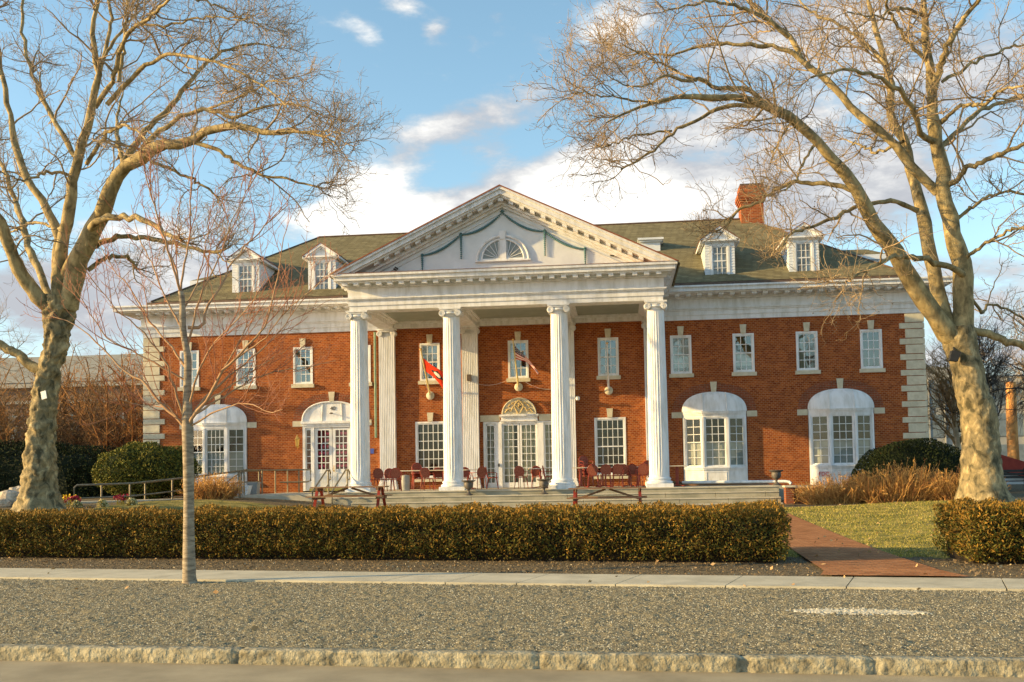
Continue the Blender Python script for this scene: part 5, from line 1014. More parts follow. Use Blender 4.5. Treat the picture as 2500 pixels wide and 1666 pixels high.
# thickets of upright brown shrubs behind the left plane tree
def thicket(x, y, w, h, n, mats, label, droop=.25, name='bare_shrub', group='brown bare shrubs left of the club house'):
    z0 = G(x, y); root = thing(name, (x, y, z0), label, 'shrub', group)
    s = np.stack([x + RNG.normal(size=n) * w * .2, y + RNG.normal(size=n) * w * .25, np.full(n, z0)], -1); d = np.stack([RNG.normal(size=n) * .35, RNG.normal(size=n) * .35, np.ones(n)], -1)
    d /= np.linalg.norm(d, axis=1, keepdims=True); m = 9; ln = h * RNG.uniform(.6, 1.3, n); st = (ln / (m - 1))[:, None]; pts = [s]; c = s.copy()
    for j in range(m - 1):
        d = d + RNG.normal(size=d.shape) * .13; d[:, 2] -= droop * j / m * .5; d /= np.linalg.norm(d, axis=1, keepdims=True); c = c + d * st; pts.append(c.copy())
    P = np.stack(pts, 1); Rr = np.linspace(.05, .02, m)[None] * RNG.uniform(.5, 1.2, (n, 1)); A = (P, Rr)
    Bq = spawn([A], 12, .2, 1, (20, 60), (.6, 1.9), 7, .024, .014, wig=.22, lift=-.06); C = spawn([Bq], 4, .2, 1, (20, 60), (.3, 1.0), 5, .017, .012, wig=.25, lift=-.12)
    V1, F1 = tubes(*A, 5); V2, F2 = merge([tubes(*Bq, 3), tubes(*C, 3)]); V, F = merge([(V1, F1), (V2, F2)])
    nb = len(F); mi = RNG.choice(len(mats), nb // 8 + 1).repeat(8)[:nb]; npmesh('branch', V, F, mats, root, mi=mi)
for i, (x, y, w, h, nn, lab) in enumerate(((-20.2, 50, 4.5, 6.3, 125, 'tangled orange brown bare shrub beside the quoined left corner'), (-24.5, 52, 5, 6.6, 125, 'brown bare shrub second from the left corner of the house'), (-28.5, 50, 5, 6.2, 125, 'dense brown bare shrub just right of the knobbly plane trunk'), (-33.2, 52, 5, 6.8, 125, 'brown bare shrub just left of the knobbly plane trunk'), (-31.5, 44, 4, 5.6, 70, 'straggly tan bare shrub at the left edge of the view'), (-18.6, 56, 3, 6.0, 60, 'reddish bare shrub touching the left end wall'))):
    thicket(x, y, w, h, nn, [WLW[i % 3], WLW[(i + 1) % 3]], lab)
# ------------------------------------------------------------------ evergreen masses
def ellipsoid_pts(n, c, r, power=2.0, zmin=None, depth=.18, lump=.12, seed=0):
    D = RNG.normal(size=(n, 3)); D /= np.linalg.norm(D, axis=1, keepdims=True); D[:, 2] = np.abs(D[:, 2]) if zmin == 'half' else D[:, 2]
    k = (np.abs(D[:, 0]) ** power + np.abs(D[:, 1]) ** power + np.abs(D[:, 2]) ** power) ** (-1 / power)
    lm = np.array([mnoise.noise(Vector(tuple(d * 2.6)) + Vector((seed, 0, 0))) for d in D]); rr = k * (1 + lump * lm) * (1 - depth * RNG.random(n) ** 2)
    return np.array(c) + D * rr[:, None] * np.array(r), D
def clipped_shrub(name, c, r, n, size, mats, probs, label, cat='shrub', power=2.2, group=None, lump=.12, half=True, seed=0):
    root = thing(name, (c[0], c[1], G(c[0], c[1])), label, cat, group)
    C, D = ellipsoid_pts(n, c, r, power, 'half' if half else None, lump=lump, seed=seed); V, F = leaves(C, size, .5, nbias=D * .8, jitter=.8)
    npmesh('foliage', V, F, mats, root, mi=RNG.choice(len(mats), len(F), p=probs))
    C2, D2 = ellipsoid_pts(900, c, np.array(r) * .82, power, 'half' if half else None, depth=0, lump=lump, seed=seed)
    m = MB(); nu, nv = 28, 14; vs = []
    for j in range(nv + 1):
        ph = (math.pi / 2 if half else math.pi) * j / nv - (0 if half else math.pi / 2)
        for i in range(nu):
            a = 2 * math.pi * i / nu; d = Vector((math.cos(ph) * math.cos(a), math.cos(ph) * math.sin(a), math.sin(ph))); k = (abs(d.x) ** power + abs(d.y) ** power + abs(d.z) ** power) ** (-1 / power)
            q = k * (1 + lump * mnoise.noise(d * 2.6 + Vector((seed, 0, 0)))) * .86; vs.append((c[0] + d.x * q * r[0], c[1] + d.y * q * r[1], c[2] + d.z * q * r[2]))
    m.add(vs, [(j * nu + i, j * nu + (i + 1) % nu, (j + 1) * nu + (i + 1) % nu, (j + 1) * nu + i) for j in range(nv) for i in range(nu)]); m.build('dark_core', mats[-1], root)  # solid hull in the darkest leaf colour
    return root
clipped_shrub('rounded_evergreen_shrub', (-14.15, 38, 1.95), (1.85, 1.6, 1.08), 30000, .085, LG, [.5, .35, .15], 'large rounded olive green evergreen shrub by the ramp rail', lump=.22, half=False, seed=3)
clipped_shrub('domed_yew_shrub', (15.2, 39.6, .55), (2.3, 1.7, 2.1), 30000, .075, LD + [LD[1]], [.55, .4, .05], 'dark domed yew clipped smooth at the right corner of the house', lump=.08, seed=8, power=2.3)
clipped_shrub('dark_evergreen_hedge', (-22.5, 42, .7), (5.2, 1.6, 2.6), 34000, .1, LD + [LD[1]], [.45, .45, .1], 'dark shaded evergreen hedge behind the ramp rails', lump=.2, seed=12, power=5)
clipped_shrub('dark_evergreen_hedge', (-31, 44, .7), (4.4, 1.6, 2.7), 22000, .1, LD + [LD[1]], [.45, .45, .1], 'dark evergreen hedge at the left edge behind the rocks', lump=.22, seed=15, power=5)
def box_hedge(label, x0, x1, thick, h0, n, seed, xslant=0.0):
    root = thing('clipped_hedge', ((x0 + x1) / 2, y_hedge((x0 + x1) / 2) + thick / 2, G((x0 + x1) / 2, y_hedge((x0 + x1) / 2))), label, 'hedge', 'clipped hedges along the pavement')
    L_ = x1 - x0; af, at_, ae = L_ * h0, L_ * thick, h0 * thick; pr = np.array([af * 1.6, at_ * 1.2, ae, ae * .4]); pr /= pr.sum(); f = RNG.choice(4, n, p=pr)
    u = RNG.random(n); v = RNG.random(n); dep = RNG.random(n) ** 1.6 * .2
    lx = np.where(f < 2, u * L_, np.where(f == 2, L_ if x1 < 8 else 0, 0 if x1 < 8 else L_)); ly = np.where(f == 0, 0, np.where(f == 1, v * thick, v * thick)); lz = np.where(f == 1, h0, np.where(f == 0, v * h0, u * h0))
    nx = np.zeros((n, 3)); nx[f == 0, 1] = -1; nx[f == 1, 2] = 1; nx[f == 2, 0] = 1 if x1 < 8 else -1; nx[f == 3, 0] = -1 if x1 < 8 else 1
    X = x0 + lx; lump = np.array([mnoise.noise(Vector((a * 1.7 + seed, b * 1.7, c * 2.4))) * .12 + mnoise.noise(Vector((a * 6, b * 6 + seed, c * 7))) * .1 for a, b, c in zip(X, ly, lz)])
    # rounded shoulders, bare gaps near the ground
    tuck = .16 * np.clip(1 - lz / .25, 0, 1) ** 1.5 + .05 * np.clip((lz - h0 + .15) / .15, 0, 1)
    ly = np.where(f == 0, ly + tuck, ly); X = np.where(f == 2, X - tuck * (1 if x1 < 8 else -1), X)
    P = np.stack([X, ly, lz], -1) + nx * (lump[:, None] - dep[:, None])
    P[:, 1] += y_hedge(P[:, 0]) + .1; P[:, 2] += gz(P[:, 0], P[:, 1]) + .04
    keep = RNG.random(n) < np.where((f != 1) & (lz < .12), .55, 1); P = P[keep]; f = f[keep]; nx = nx[keep]
    V, F = leaves(P, .052, .36, nbias=nx * .9 + np.array([0, 0, .25]), jitter=.9)
    top = f == 1; mi = np.where(top, RNG.choice(4, len(f), p=[.38, .06, .02, .54]), RNG.choice(4, len(f), p=[.34, .34, .22, .10]))  # top mix: orange-brown sprigs plus golden sunlight put into the leaf colours
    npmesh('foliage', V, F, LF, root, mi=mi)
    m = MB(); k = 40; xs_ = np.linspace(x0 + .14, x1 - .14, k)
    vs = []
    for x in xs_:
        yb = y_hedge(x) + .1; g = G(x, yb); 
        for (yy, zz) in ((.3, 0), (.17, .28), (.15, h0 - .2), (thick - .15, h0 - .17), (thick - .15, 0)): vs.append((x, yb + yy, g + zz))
    m.add(vs, [(i * 5 + j, (i + 1) * 5 + j, (i + 1) * 5 + (j + 1) % 5, i * 5 + (j + 1) % 5) for i in range(k - 1) for j in range(5)] + [(0, 1, 2, 3, 4), tuple(range(5 * k - 1, 5 * k - 6, -1))]); m.build('dark_core', mat('hedge_core', (.02, .014, .008), rough=1), root)  # solid near-black hull behind the leaves
    # stray sprigs along the top
    q = 500; X = RNG.uniform(x0, x1, q); Y = RNG.uniform(0, thick, q) + y_hedge(X) + .1; Z = gz(X, Y) + h0 + .02; s = np.stack([X, Y, Z], -1); e = s + RNG.normal(size=s.shape) * .02 + np.array([0, 0, .05]); 
    V, F = tubes(np.stack([s, (s + e) / 2 + RNG.normal(size=s.shape) * .006, e], 1), np.full((q, 3), .003), 3); tag(npmesh('sprig', V, F, LF[3], root), kind='stuff')
    return root
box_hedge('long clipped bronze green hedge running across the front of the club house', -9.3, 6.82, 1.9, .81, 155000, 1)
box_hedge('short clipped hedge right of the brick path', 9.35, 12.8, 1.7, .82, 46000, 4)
def dry_shrub(x, y, w, h, n, label, heads=0):
    z0 = G(x, y); root = thing('dry_shrub', (x, y, z0), label, 'shrub', 'straw coloured leafless shrubs')
    s = np.stack([x + RNG.uniform(-.75, .75, n) * w, y + RNG.uniform(-.5, .5, n) * min(w, 1.2), np.full(n, z0)], -1); s[:, 2] = gz(s[:, 0], s[:, 1]); off = (s[:, 0] - x) / w
    d = np.stack([off * 1.1 + RNG.normal(size=n) * .5, RNG.normal(size=n) * .5 - .1, np.ones(n) * 1.0], -1); d /= np.linalg.norm(d, axis=1, keepdims=True); m = 7; ln = h * RNG.uniform(.5, 1.15, n) * (1 - .35 * np.abs(off)); st = (ln / (m - 1))[:, None]; pts = [s]; c = s.copy()
    for j in range(m - 1): d = d + RNG.normal(size=d.shape) * .1; d /= np.linalg.norm(d, axis=1, keepdims=True); c = c + d * st; pts.append(c.copy())
    A = (np.stack(pts, 1), np.linspace(.010, .006, m)[None] * RNG.uniform(.7, 1.2, (n, 1))); Bq = spawn([A], 3, .4, 1, (20, 50), (.1, .35), 4, .006, .004, wig=.15)
    V, F = merge([tubes(*A, 3), tubes(*Bq, 3)]); mi = RNG.choice(3, len(F) // 6 + 1, p=[.5, .2, .3]).repeat(6)[:len(F)]; npmesh('stem', V, F, STM, root, mi=mi)
    C = A[0][:, -1][RNG.random(n) < .35]; C = np.repeat(C, 4, 0) + RNG.normal(size=(len(C) * 4, 3)) * .03; V, F = leaves(C, .06, .5); tag(npmesh('dry_leaf', V, F, STM[0], root), kind='stuff')
dry_shrub(11.6, 35.2, 1.4, 1.0, 800, 'low straw coloured dry shrub beside the brick end pier'); dry_shrub(13.6, 35.0, 1.7, 1.35, 1100, 'tall straw coloured dry shrub in front of the domed yew'); dry_shrub(15.3, 34.6, 1.0, 1.2, 500, 'straw coloured dry shrub against the mottled plane trunk')
dry_shrub(-10.65, 36.0, .85, .95, 520, 'small straw coloured dry shrub beneath the ramp rail')
# bulbs and flowers near the left plane tree
def flower(px, py, Y, kind, label):
    p = at(px, py, Y); z0 = G(p.x, Y); root = thing('flower_clump' if kind != 'dome' else 'pale_cabbage_plant', (p.x, Y, z0), label, 'plant', 'flowers in the bed by the left plane tree')
    if kind == 'dome':
        C, D = ellipsoid_pts(500, (p.x, Y, z0 + .02), (.16, .16, .2), 2, 'half', lump=.1); V, F = leaves(C, .07, .8, nbias=D, jitter=.4); npmesh('leaf', V, F, [mat('cream_leaf', (.62, .55, .3), rough=.8), LG[0]], root, mi=RNG.choice(2, len(F), p=[.8, .2])); return
    n = 26; X = p.x + RNG.normal(size=n) * .12; Yy = Y + RNG.normal(size=n) * .1; s = np.stack([X, Yy, gz(X, Yy)], -1); e = s + np.stack([RNG.normal(size=n) * .05, RNG.normal(size=n) * .05, RNG.uniform(.16, .34, n)], -1)
    V, F = tubes(np.stack([s, (s + e) / 2, e], 1), np.full((n, 3), .007), 4); npmesh('stem', V, F, LG[0], root)
    C = np.repeat(e[:12 if kind != 'red' else 22], 9, 0); C = C + RNG.normal(size=C.shape) * .02; V, F = leaves(C, .07, .7); npmesh('petal', V, F, mat('petal_' + kind, {'yellow': (.85, .62, .03), 'red': (.35, .02, .05)}[kind], rough=.6), root)
for a in ((143, 1219, 31, 'yellow', 'yellow daffodils right beside the knobbly plane trunk'), (171, 1219, 31.6, 'yellow', 'yellow daffodils between the trunk and the ramp'), (183, 1222, 31, 'red', 'dark red tulips between the trunk and the ramp'), (58, 1231, 30, 'red', 'dark red flowers in front of the knobbly plane trunk'), (292, 1229, 31.5, 'red', 'dark red flowers under the ramp rail'),
          (187, 1229, 30.4, 'dome', 'cream leaved plant nearest the plane trunk'), (250, 1230, 30.5, 'dome', 'cream leaved plant in the middle of the bed'), (322, 1230, 31, 'dome', 'cream leaved plant below the ramp kerb')): flower(*a)
def rock(px, py, Y, r, label, seed):
    p = at(px, py, Y); z0 = G(p.x, Y); vs = []; m = MB(); nu, nv = 14, 8
    for j in range(nv + 1):
        ph = math.pi * j / nv - math.pi / 2
        for i in range(nu):
            a = 2 * math.pi * i / nu; d = Vector((math.cos(ph) * math.cos(a), math.cos(ph) * math.sin(a), math.sin(ph))); k = (abs(d.x) ** 3.5 + abs(d.y) ** 3.5 + abs(d.z) ** 3.5) ** (-1 / 3.5) * (1 + .22 * mnoise.noise(d * 1.5 + Vector((seed, 0, 0)))); vs.append((d.x * k * r[0], d.y * k * r[1], d.z * k * r[2]))
    m.add(vs, [(j * nu + i, j * nu + (i + 1) % nu, (j + 1) * nu + (i + 1) % nu, (j + 1) * nu + i) for j in range(nv) for i in range(nu)])
    o = m.build('boulder', ROCK); o.location = (p.x, Y, z0 + r[2] * .75); tag(o, label, 'rock', 'pale boulders left of the plane trunk')
rock(22, 1215, 32, (.36, .3, .3), 'pale boulder standing clear left of the plane trunk', 1); rock(45, 1212, 32.6, (.3, .3, .36), 'pale squared boulder touching the plane trunk', 7); rock(2, 1222, 31.5, (.3, .26, .16), 'low pale boulder at the left edge of the photo', 11)
# ------------------------------------------------------------------ rails
def rails():
    R0 = thing('ramp_handrail', (-12, 36, .9), 'brown tubular two-bar handrail climbing along the ramp', 'handrail'); r = .032
    A = [(-14.1, 32.6), (-12.9, 34.3), (-11.6, 36.2), (-10.35, 37.9)]; zt = [1.5, 1.53, 1.72, 1.93]; pts = []
    top = MB(); top.tube([(A[0][0], A[0][1], .85), (A[0][0], A[0][1], 1.42), (A[0][0] + .05, A[0][1] + .08, 1.5)] + [(x, y, z) for (x, y), z in zip(A[1:], zt[1:])] + [(-10.3, 38.0, 1.95)], r, 8); top.build('top_rail', RAIL, R0, smooth=True)
    lo = MB(); lo.tube([(x, y, z - .45) for (x, y), z in zip(A, zt)], r * .8, 8); lo.build('lower_rail', RAIL, R0, smooth=True)
    for t in (.32, .56, .78, 1.0):
        f = t * 3; i = min(int(f), 2); u = f - i; x = A[i][0] + (A[i + 1][0] - A[i][0]) * u; y = A[i][1] + (A[i + 1][1] - A[i][1]) * u; z = zt[i] + (zt[i + 1] - zt[i]) * u; q = MB(); q.tube([(x, y, .6), (x, y, z)], r, 8); q.build('post', RAIL, R0, smooth=True)
    R1 = thing('ramp_back_handrail', (-13, 38, .9), 'second tubular handrail on the house side of the ramp', 'handrail')
    B_ = [(-14.2, 34.6), (-13.2, 35.9), (-12.0, 37.5), (-10.9, 39.2), (-10.8, 41.2)]; zz = [1.5, 1.55, 1.72, 1.94, 1.95]; m = MB(); m.tube([(x, y, z) for (x, y), z in zip(B_, zz)], r, 8); m.build('top_rail', RAIL, R1, smooth=True); m = MB(); m.tube([(x, y, z - .45) for (x, y), z in zip(B_, zz)], r * .8, 8); m.build('lower_rail', RAIL, R1, smooth=True)
    for (x, y), z in zip(B_, zz): m = MB(); m.tube([(x, y, .6), (x, y, z)], r, 8); m.build('post', RAIL, R1, smooth=True)
    R2 = thing('landing_handrail', (-10, 40, 1.0), 'tubular guard rail along the landing in front of the brick wall', 'handrail'); q = [(-10.3, 38.2), (-10.3, 41.8), (-9.75, 42.3), (-8.95, 42.35)]
    m = MB(); m.tube([(x, y, 1.97) for x, y in q] + [(-8.93, 42.35, 1.9), (-8.93, 42.35, 1.5), (-9.1, 42.35, 1.45), (-10.2, 42.1, 1.45)], r, 8); m.build('top_rail', RAIL, R2, smooth=True)
    for x, y in ((-10.3, 38.2), (-10.3, 40.2), (-10.3, 41.8), (-9.9, 42.2), (-9.45, 42.35)): m = MB(); m.tube([(x, y, 1.0), (x, y, 1.97)], r, 8); m.build('post', RAIL, R2, smooth=True)
    for nm, x, lab in (('stair_handrail', -10.9, 'sloping handrail of the small steps beside the grey bin'),):
        m = MB(); m.tube([(x, 37.2, .5), (x, 37.2, 1.3), (x + .35, 38.6, 1.9), (x + .35, 38.6, 1.0)], r, 8); m.tube([(x + .08, 37.5, .9), (x + .4, 38.4, 1.4)], r * .8, 8); tag(m.build(nm, RAIL, smooth=True), lab, 'handrail')
    for x, lab in ((-6.95, 'left handrail of the terrace steps in front of the side door'), (-6.2, 'handrail partly hidden behind the leftmost column')):
        m = MB(); m.tube([(x - .25, 37.0, .45), (x - .25, 37.0, 1.1), (x - .05, 38.2, 1.9), (x + .02, 38.35, 1.9), (x + .04, 38.4, 1.8), (x + .04, 38.4, 1.55), (x - .02, 38.3, 1.5)], r, 8); m.tube([(x - .02, 38.3, 1.9), (x - .02, 38.3, 1.0)], r, 8); m.tube([(x - .2, 37.3, .75), (x - .02, 38.3, 1.35)], r * .7, 6)
        tag(m.build('step_handrail', RAIL, smooth=True), lab, 'handrail', 'handrails of the terrace steps')
rails()
# ------------------------------------------------------------------ chairs and tables
def make_chair():
    root = thing('bistro_chair', (0, 0, 0), 'x', 'chair', 'red bistro chairs on the terrace')
    m = MB(); n = 20; m.lathe([(.2, .43), (.225, .44), (.225, .46), (.2, .468)], (0, 0, 0), n); m.xf(lambda p: Vector((p.x, p.y * .95, p.z))); m.build('seat', RED, root, smooth=True)
    for sx in (-1, 1):
        m = MB(); m.tube([(sx * .17, .17, .44), (sx * .19, .21, .2), (sx * .21, .24, 0)], [.017, .015, .013], 7); m.build('leg', RED, root, smooth=True)
        m = MB(); m.tube([(sx * .17, -.16, .44), (sx * .185, -.19, .2), (sx * .2, -.22, 0)], [.017, .015, .013], 7); m.build('leg', RED, root, smooth=True)
    # facing -y in local space is the sitter's front; backrest at +y
    pts = []
    for k in range(25): a = -.35 * math.pi + 1.7 * math.pi * k / 24 * 1.0; pts.append((.2 * math.cos(a + math.pi * .0), .2 + .07 * (.5 + .5 * math.sin(a)), .67 + .21 * math.sin(a)))
    b = MB(); b.tube(pts, .018, 7); b.tube([(-.15, .19, .45), (-.165, .215, .54)], .016, 6); b.tube([(.15, .19, .45), (.165, .215, .54)], .016, 6)
    b.build('back_frame', RED, root, smooth=True)
    c = MB(); k = 20; c.add([(.185 * math.cos(2 * math.pi * i / k), .2 + .07 * (.5 + .5 * math.sin(2 * math.pi * i / k)), .67 + .195 * math.sin(2 * math.pi * i / k)) for i in range(k)] + [(.185 * math.cos(2 * math.pi * i / k), .212 + .07 * (.5 + .5 * math.sin(2 * math.pi * i / k)), .67 + .195 * math.sin(2 * math.pi * i / k)) for i in range(k)], [tuple(range(k)), tuple(range(2 * k - 1, k - 1, -1))] + [(i, i + k, (i + 1) % k + k, (i + 1) % k) for i in range(k)]); c.build('backrest', REDL, root)
    for sx in (-1, 1):
        m = MB(); m.tube([(sx * .185, .2, .66), (sx * .24, .08, .66), (sx * .245, -.1, .655), (sx * .22, -.17, .62), (sx * .18, -.16, .45)], .013, 6); m.build('arm', RED, root, smooth=True)
    return root
def dup(root, loc, rot, label, group=None):
    r = root.copy(); COL.objects.link(r); r.location = loc; r.rotation_euler = rot if isinstance(rot, tuple) else (0, 0, rot); r['label'] = label
    if group: r['group'] = group
    for ch in list(root.children):
        c = ch.copy(); COL.objects.link(c); c.parent = r
        for g_ in ch.children: d = g_.copy(); COL.objects.link(d); d.parent = c
    return r
ch0 = make_chair(); FZ = 1.052; first = [True]
def chair(px, Y, rot, label, dz=0, z=FZ):
    p = at(px, 1180, Y); loc = (p.x, Y, z + dz); r = rad(rot)
    if first[0]: ch0.location = loc; ch0.rotation_euler = (0, 0, r); ch0['label'] = label; first[0] = False; return
    dup(ch0, loc, r, label)
# rot 0: sitter faces the street (back away); 180: back to the street
CH = [(929, 38.6, 172, 'red chair seen from behind just right of the leftmost column'), (967, 38.5, 188, 'red chair seen from behind nearest the grey bin'), (950, 39.8, 10, 'red chair facing out behind the two nearest the leftmost column'), (906, 39.6, 150, 'red chair half hidden by the leftmost column'),
 (1020, 41.0, 20, 'bottom red chair of the stack behind the long table'), (1043, 39.4, 170, 'red chair tucked under the long table left of the second column'), (1072, 39.8, 20, 'pale backed red chair at the right end of the long table'),
 (1137, 40.6, 15, 'red chair half hidden behind the second column'), (1170, 39.9, 215, 'red armchair with its back turned beside the second column'), (1203, 40.3, 95, 'red armchair seen side on left of the entrance door'),
 (1273, 40.2, 165, 'red armchair seen from behind in front of the entrance door'), (1311, 40.8, 10, 'red armchair facing out behind the small round table'), (1342, 40.0, 100, 'red armchair half hidden by the third column'),
 (1449, 39.2, 176, 'leftmost red chair of the row behind the right picnic table'), (1479, 39.2, 184, 'second red chair of the row behind the right picnic table'), (1509, 39.3, 178, 'third red chair of the row behind the right picnic table'), (1527, 40.1, 165, 'red chair behind the third one of the row at right'), (1549, 39.8, 15, 'red chair facing out behind the row at right'), (1569, 39.0, 190, 'red chair touching the rightmost column at the end of the row')]
for a in CH: chair(*a)
for i, w in enumerate(('second', 'third')): chair(1020, 41.0 + .02 * (i + 1), 20, 'red chair stacked %s from the floor behind the long table' % w, dz=.11 * (i + 1))
for i, w in enumerate(('bottom', 'second', 'third', 'topmost')): chair(1432, 41.2 + .02 * i, 30, '%s red chair of the tall stack right of the third column' % w, dz=.13 * i)
for i, w in enumerate(('bottom', 'upper')): chair(1576, 39.9, 200, '%s red chair of the pair stacked beside the rightmost column' % w, dz=.12 * (i + .05))
def table(pxa, pxb, Y, d, label, rnd=False, top_z=.76, ped=True):
    a = at(pxa, 1160, Y).x; b = at(pxb, 1160, Y).x; c = (a + b) / 2; root = thing('terrace_table', (c, Y, FZ), label, 'table', 'pale topped tables on the terrace'); m = MB()
    if rnd: m.lathe([((b - a) / 2, 0), ((b - a) / 2 + .005, .015), ((b - a) / 2, .03)], (c, Y, FZ + top_z), 28)
    else: m.box(a, b, Y - d / 2, Y + d / 2, FZ + top_z, FZ + top_z + .035)
    m.build('table_top', TBW, root)
    if rnd or ped:
        for x in ([c] if rnd else [a + .35, b - .35]):
            p = MB(); p.tube([(x, Y, FZ + .03), (x, Y, FZ + top_z)], .035, 8); p.tube([(x - .28, Y - .28, FZ + .02), (x, Y, FZ + .06), (x + .28, Y + .28, FZ + .02)], .02, 6); p.tube([(x - .28, Y + .28, FZ + .02), (x, Y, FZ + .06), (x + .28, Y - .28, FZ + .02)], .02, 6); p.build('pedestal', RED, root)
    else:
        for x in (a + .08, b - .08):
            for y in (Y - d / 2 + .06, Y + d / 2 - .06): p = MB(); p.box(x - .025, x + .025, y - .025, y + .025, FZ, FZ + top_z); p.build('leg', RED, root)
table(979, 1090, 39.9, .75, 'long pale topped table between the first and second columns', ped=False); table(1118, 1166, 41.2, .7, 'small pale topped table right of the second column', rnd=True); table(1290, 1348, 40.4, .8, 'round pale topped table in front of the entrance door', rnd=True); table(1398, 1440, 40.2, .7, 'pale topped table right of the third column beside the tall chair stack')
table(1450, 1500, 40.4, .7, 'pale topped table behind the left chairs of the right row'); table(1515, 1578, 40.6, .7, 'pale topped table behind the right chairs of the right row'); table(1632, 1674, 39.2, .6, 'narrow pale topped table right of the rightmost column', ped=True)
def misc():
    p = at(990, 1190, 39.6); m = MB(); m.lathe([(.17, 0), (.175, .02), (.175, .56), (.16, .6), (.05, .62)], (0, 0, 0), 22); o = m.build('litter_bin', GREY, smooth=True); o.location = (p.x, 39.6, FZ); tag(o, 'grey cylindrical litter bin beside the red chairs', 'bin')
    p = at(620, 1190, 39.3); m = MB(); m.prism([(-.17, 0), (.17, 0), (.2, .42), (-.2, .42)], 'y', -.18, .18); m.box(-.23, .23, -.21, .21, .42, .48); o = m.build('grey_planter_box', GREY, bevel=.01); o.location = (p.x, 39.3, 1.0); tag(o, 'square grey tub by the brick wall on the landing', 'tub')
    p = at(597, 1190, 38.8); m = MB(); m.prism([(-.25, 0), (.15, 0), (.25, .38), (-.05, .38)], 'y', -.2, .2); o = m.build('white_board_stand', WHS, bevel=.01); o.location = (p.x, 38.8, .98); tag(o, 'small tilted white box behind the ramp rail', 'box')
    def urn(px, Y, z, label):
        p = at(px, 1190, Y); o = thing('cast_iron_urn', (p.x, Y, z), label, 'urn', 'dark iron urns on the terrace steps')
        m = MB(); m.lathe([(.15, 0), (.16, .03), (.1, .06), (.045, .12), (.035, .17), (.06, .19), (.04, .21), (.13, .26), (.17, .33), (.175, .42), (.16, .48)], (p.x, Y, z), 24); m.build('bowl', URN, o, smooth=True)
        m = MB(); m.lathe([(.16, .475), (.2, .5), (.26, .53), (.27, .55), (.24, .56), (.17, .5)], (p.x, Y, z), 24); m.build('rim', URN, o, smooth=True)
    urn(1144, 37.5, .865, 'dark iron urn in front of the second column'); urn(1328, 37.5, .865, 'dark iron urn in front of the entrance door'); urn(1896, 37.95, 1.05, 'dark iron urn at the right end of the terrace')
    m = MB(); m.tube([(6.6, 39.6, 1.2), (10.35, 38.9, 1.18), (10.5, 38.85, 1.16), (10.56, 38.8, 1.08)], .055, 12); tag(m.build('white_pipe', WHT, smooth=True), 'long white pipe lying along the terrace left of the end urn', 'pipe')
    m = MB(); m.box(-.3, .3, -.2, .2, 0, .1); m.prism([(-.3, .1), (.3, .1), (.15, .22), (-.2, .18)], 'y', -.18, .18); o = m.build('folded_tarpaulin', BLK, bevel=.03); o.location = (6.35, 40.0, 1.052); tag(o, 'dark folded tarpaulin beside the rightmost column', 'tarpaulin')
    # picnic tables
    def picnic():
        root = thing('picnic_table', (0, 0, 0), 'x', 'picnic table', 'wooden picnic tables in front of the steps'); L_ = 1.3
        m = MB()
        for k in range(5): y = -.38 + k * .155; m.box(-L_, L_, y, y + .145, .72, .76)
        m.build('table_top', WOOD, root)
        for sy in (-1, 1):
            m = MB(); 
            for k in range(2): y = sy * .72 + (k - 1) * .15; m.box(-L_ - .02, L_ + .02, y, y + .14, .41, .45)
            m.build('bench', WOOD, root)
        for sx in (-1, 1):
            for sy in (-1, 1): m = MB(); m.bar((sx * 1.08, sy * .2, .72), (sx * 1.1, sy * .62, 0), .1, .045); m.build('leg', RED, root)
            m = MB(); m.box(sx * 1.1 - .02 if sx > 0 else -1.1 - .02, sx * 1.1 + .02 if sx > 0 else -1.08, -.8, .8, .33, .41); m.box(sx * 1.06 - .02, sx * 1.06 + .02, -.38, .38, .62, .72); m.build('cross_beam', WOOD, root)
            m = MB(); m.bar((sx * 1.04, 0, .38), (sx * .06, 0, .71), .07, .05); m.build('brace', WOOD, root)
        return root
    p0 = picnic(); a = at(858, 1199, 34.6); p0.location = (a.x, 34.4, G(a.x, 34.4) - .05 + .1); p0.rotation_euler = (0, 0, rad(1)); p0['label'] = 'weathered picnic table in front of the leftmost column'
    b = at(1483, 1194, 34.6); dup(p0, (b.x, 34.5, .355), rad(-1), 'weathered picnic table in front of the row of red chairs at right')
misc()
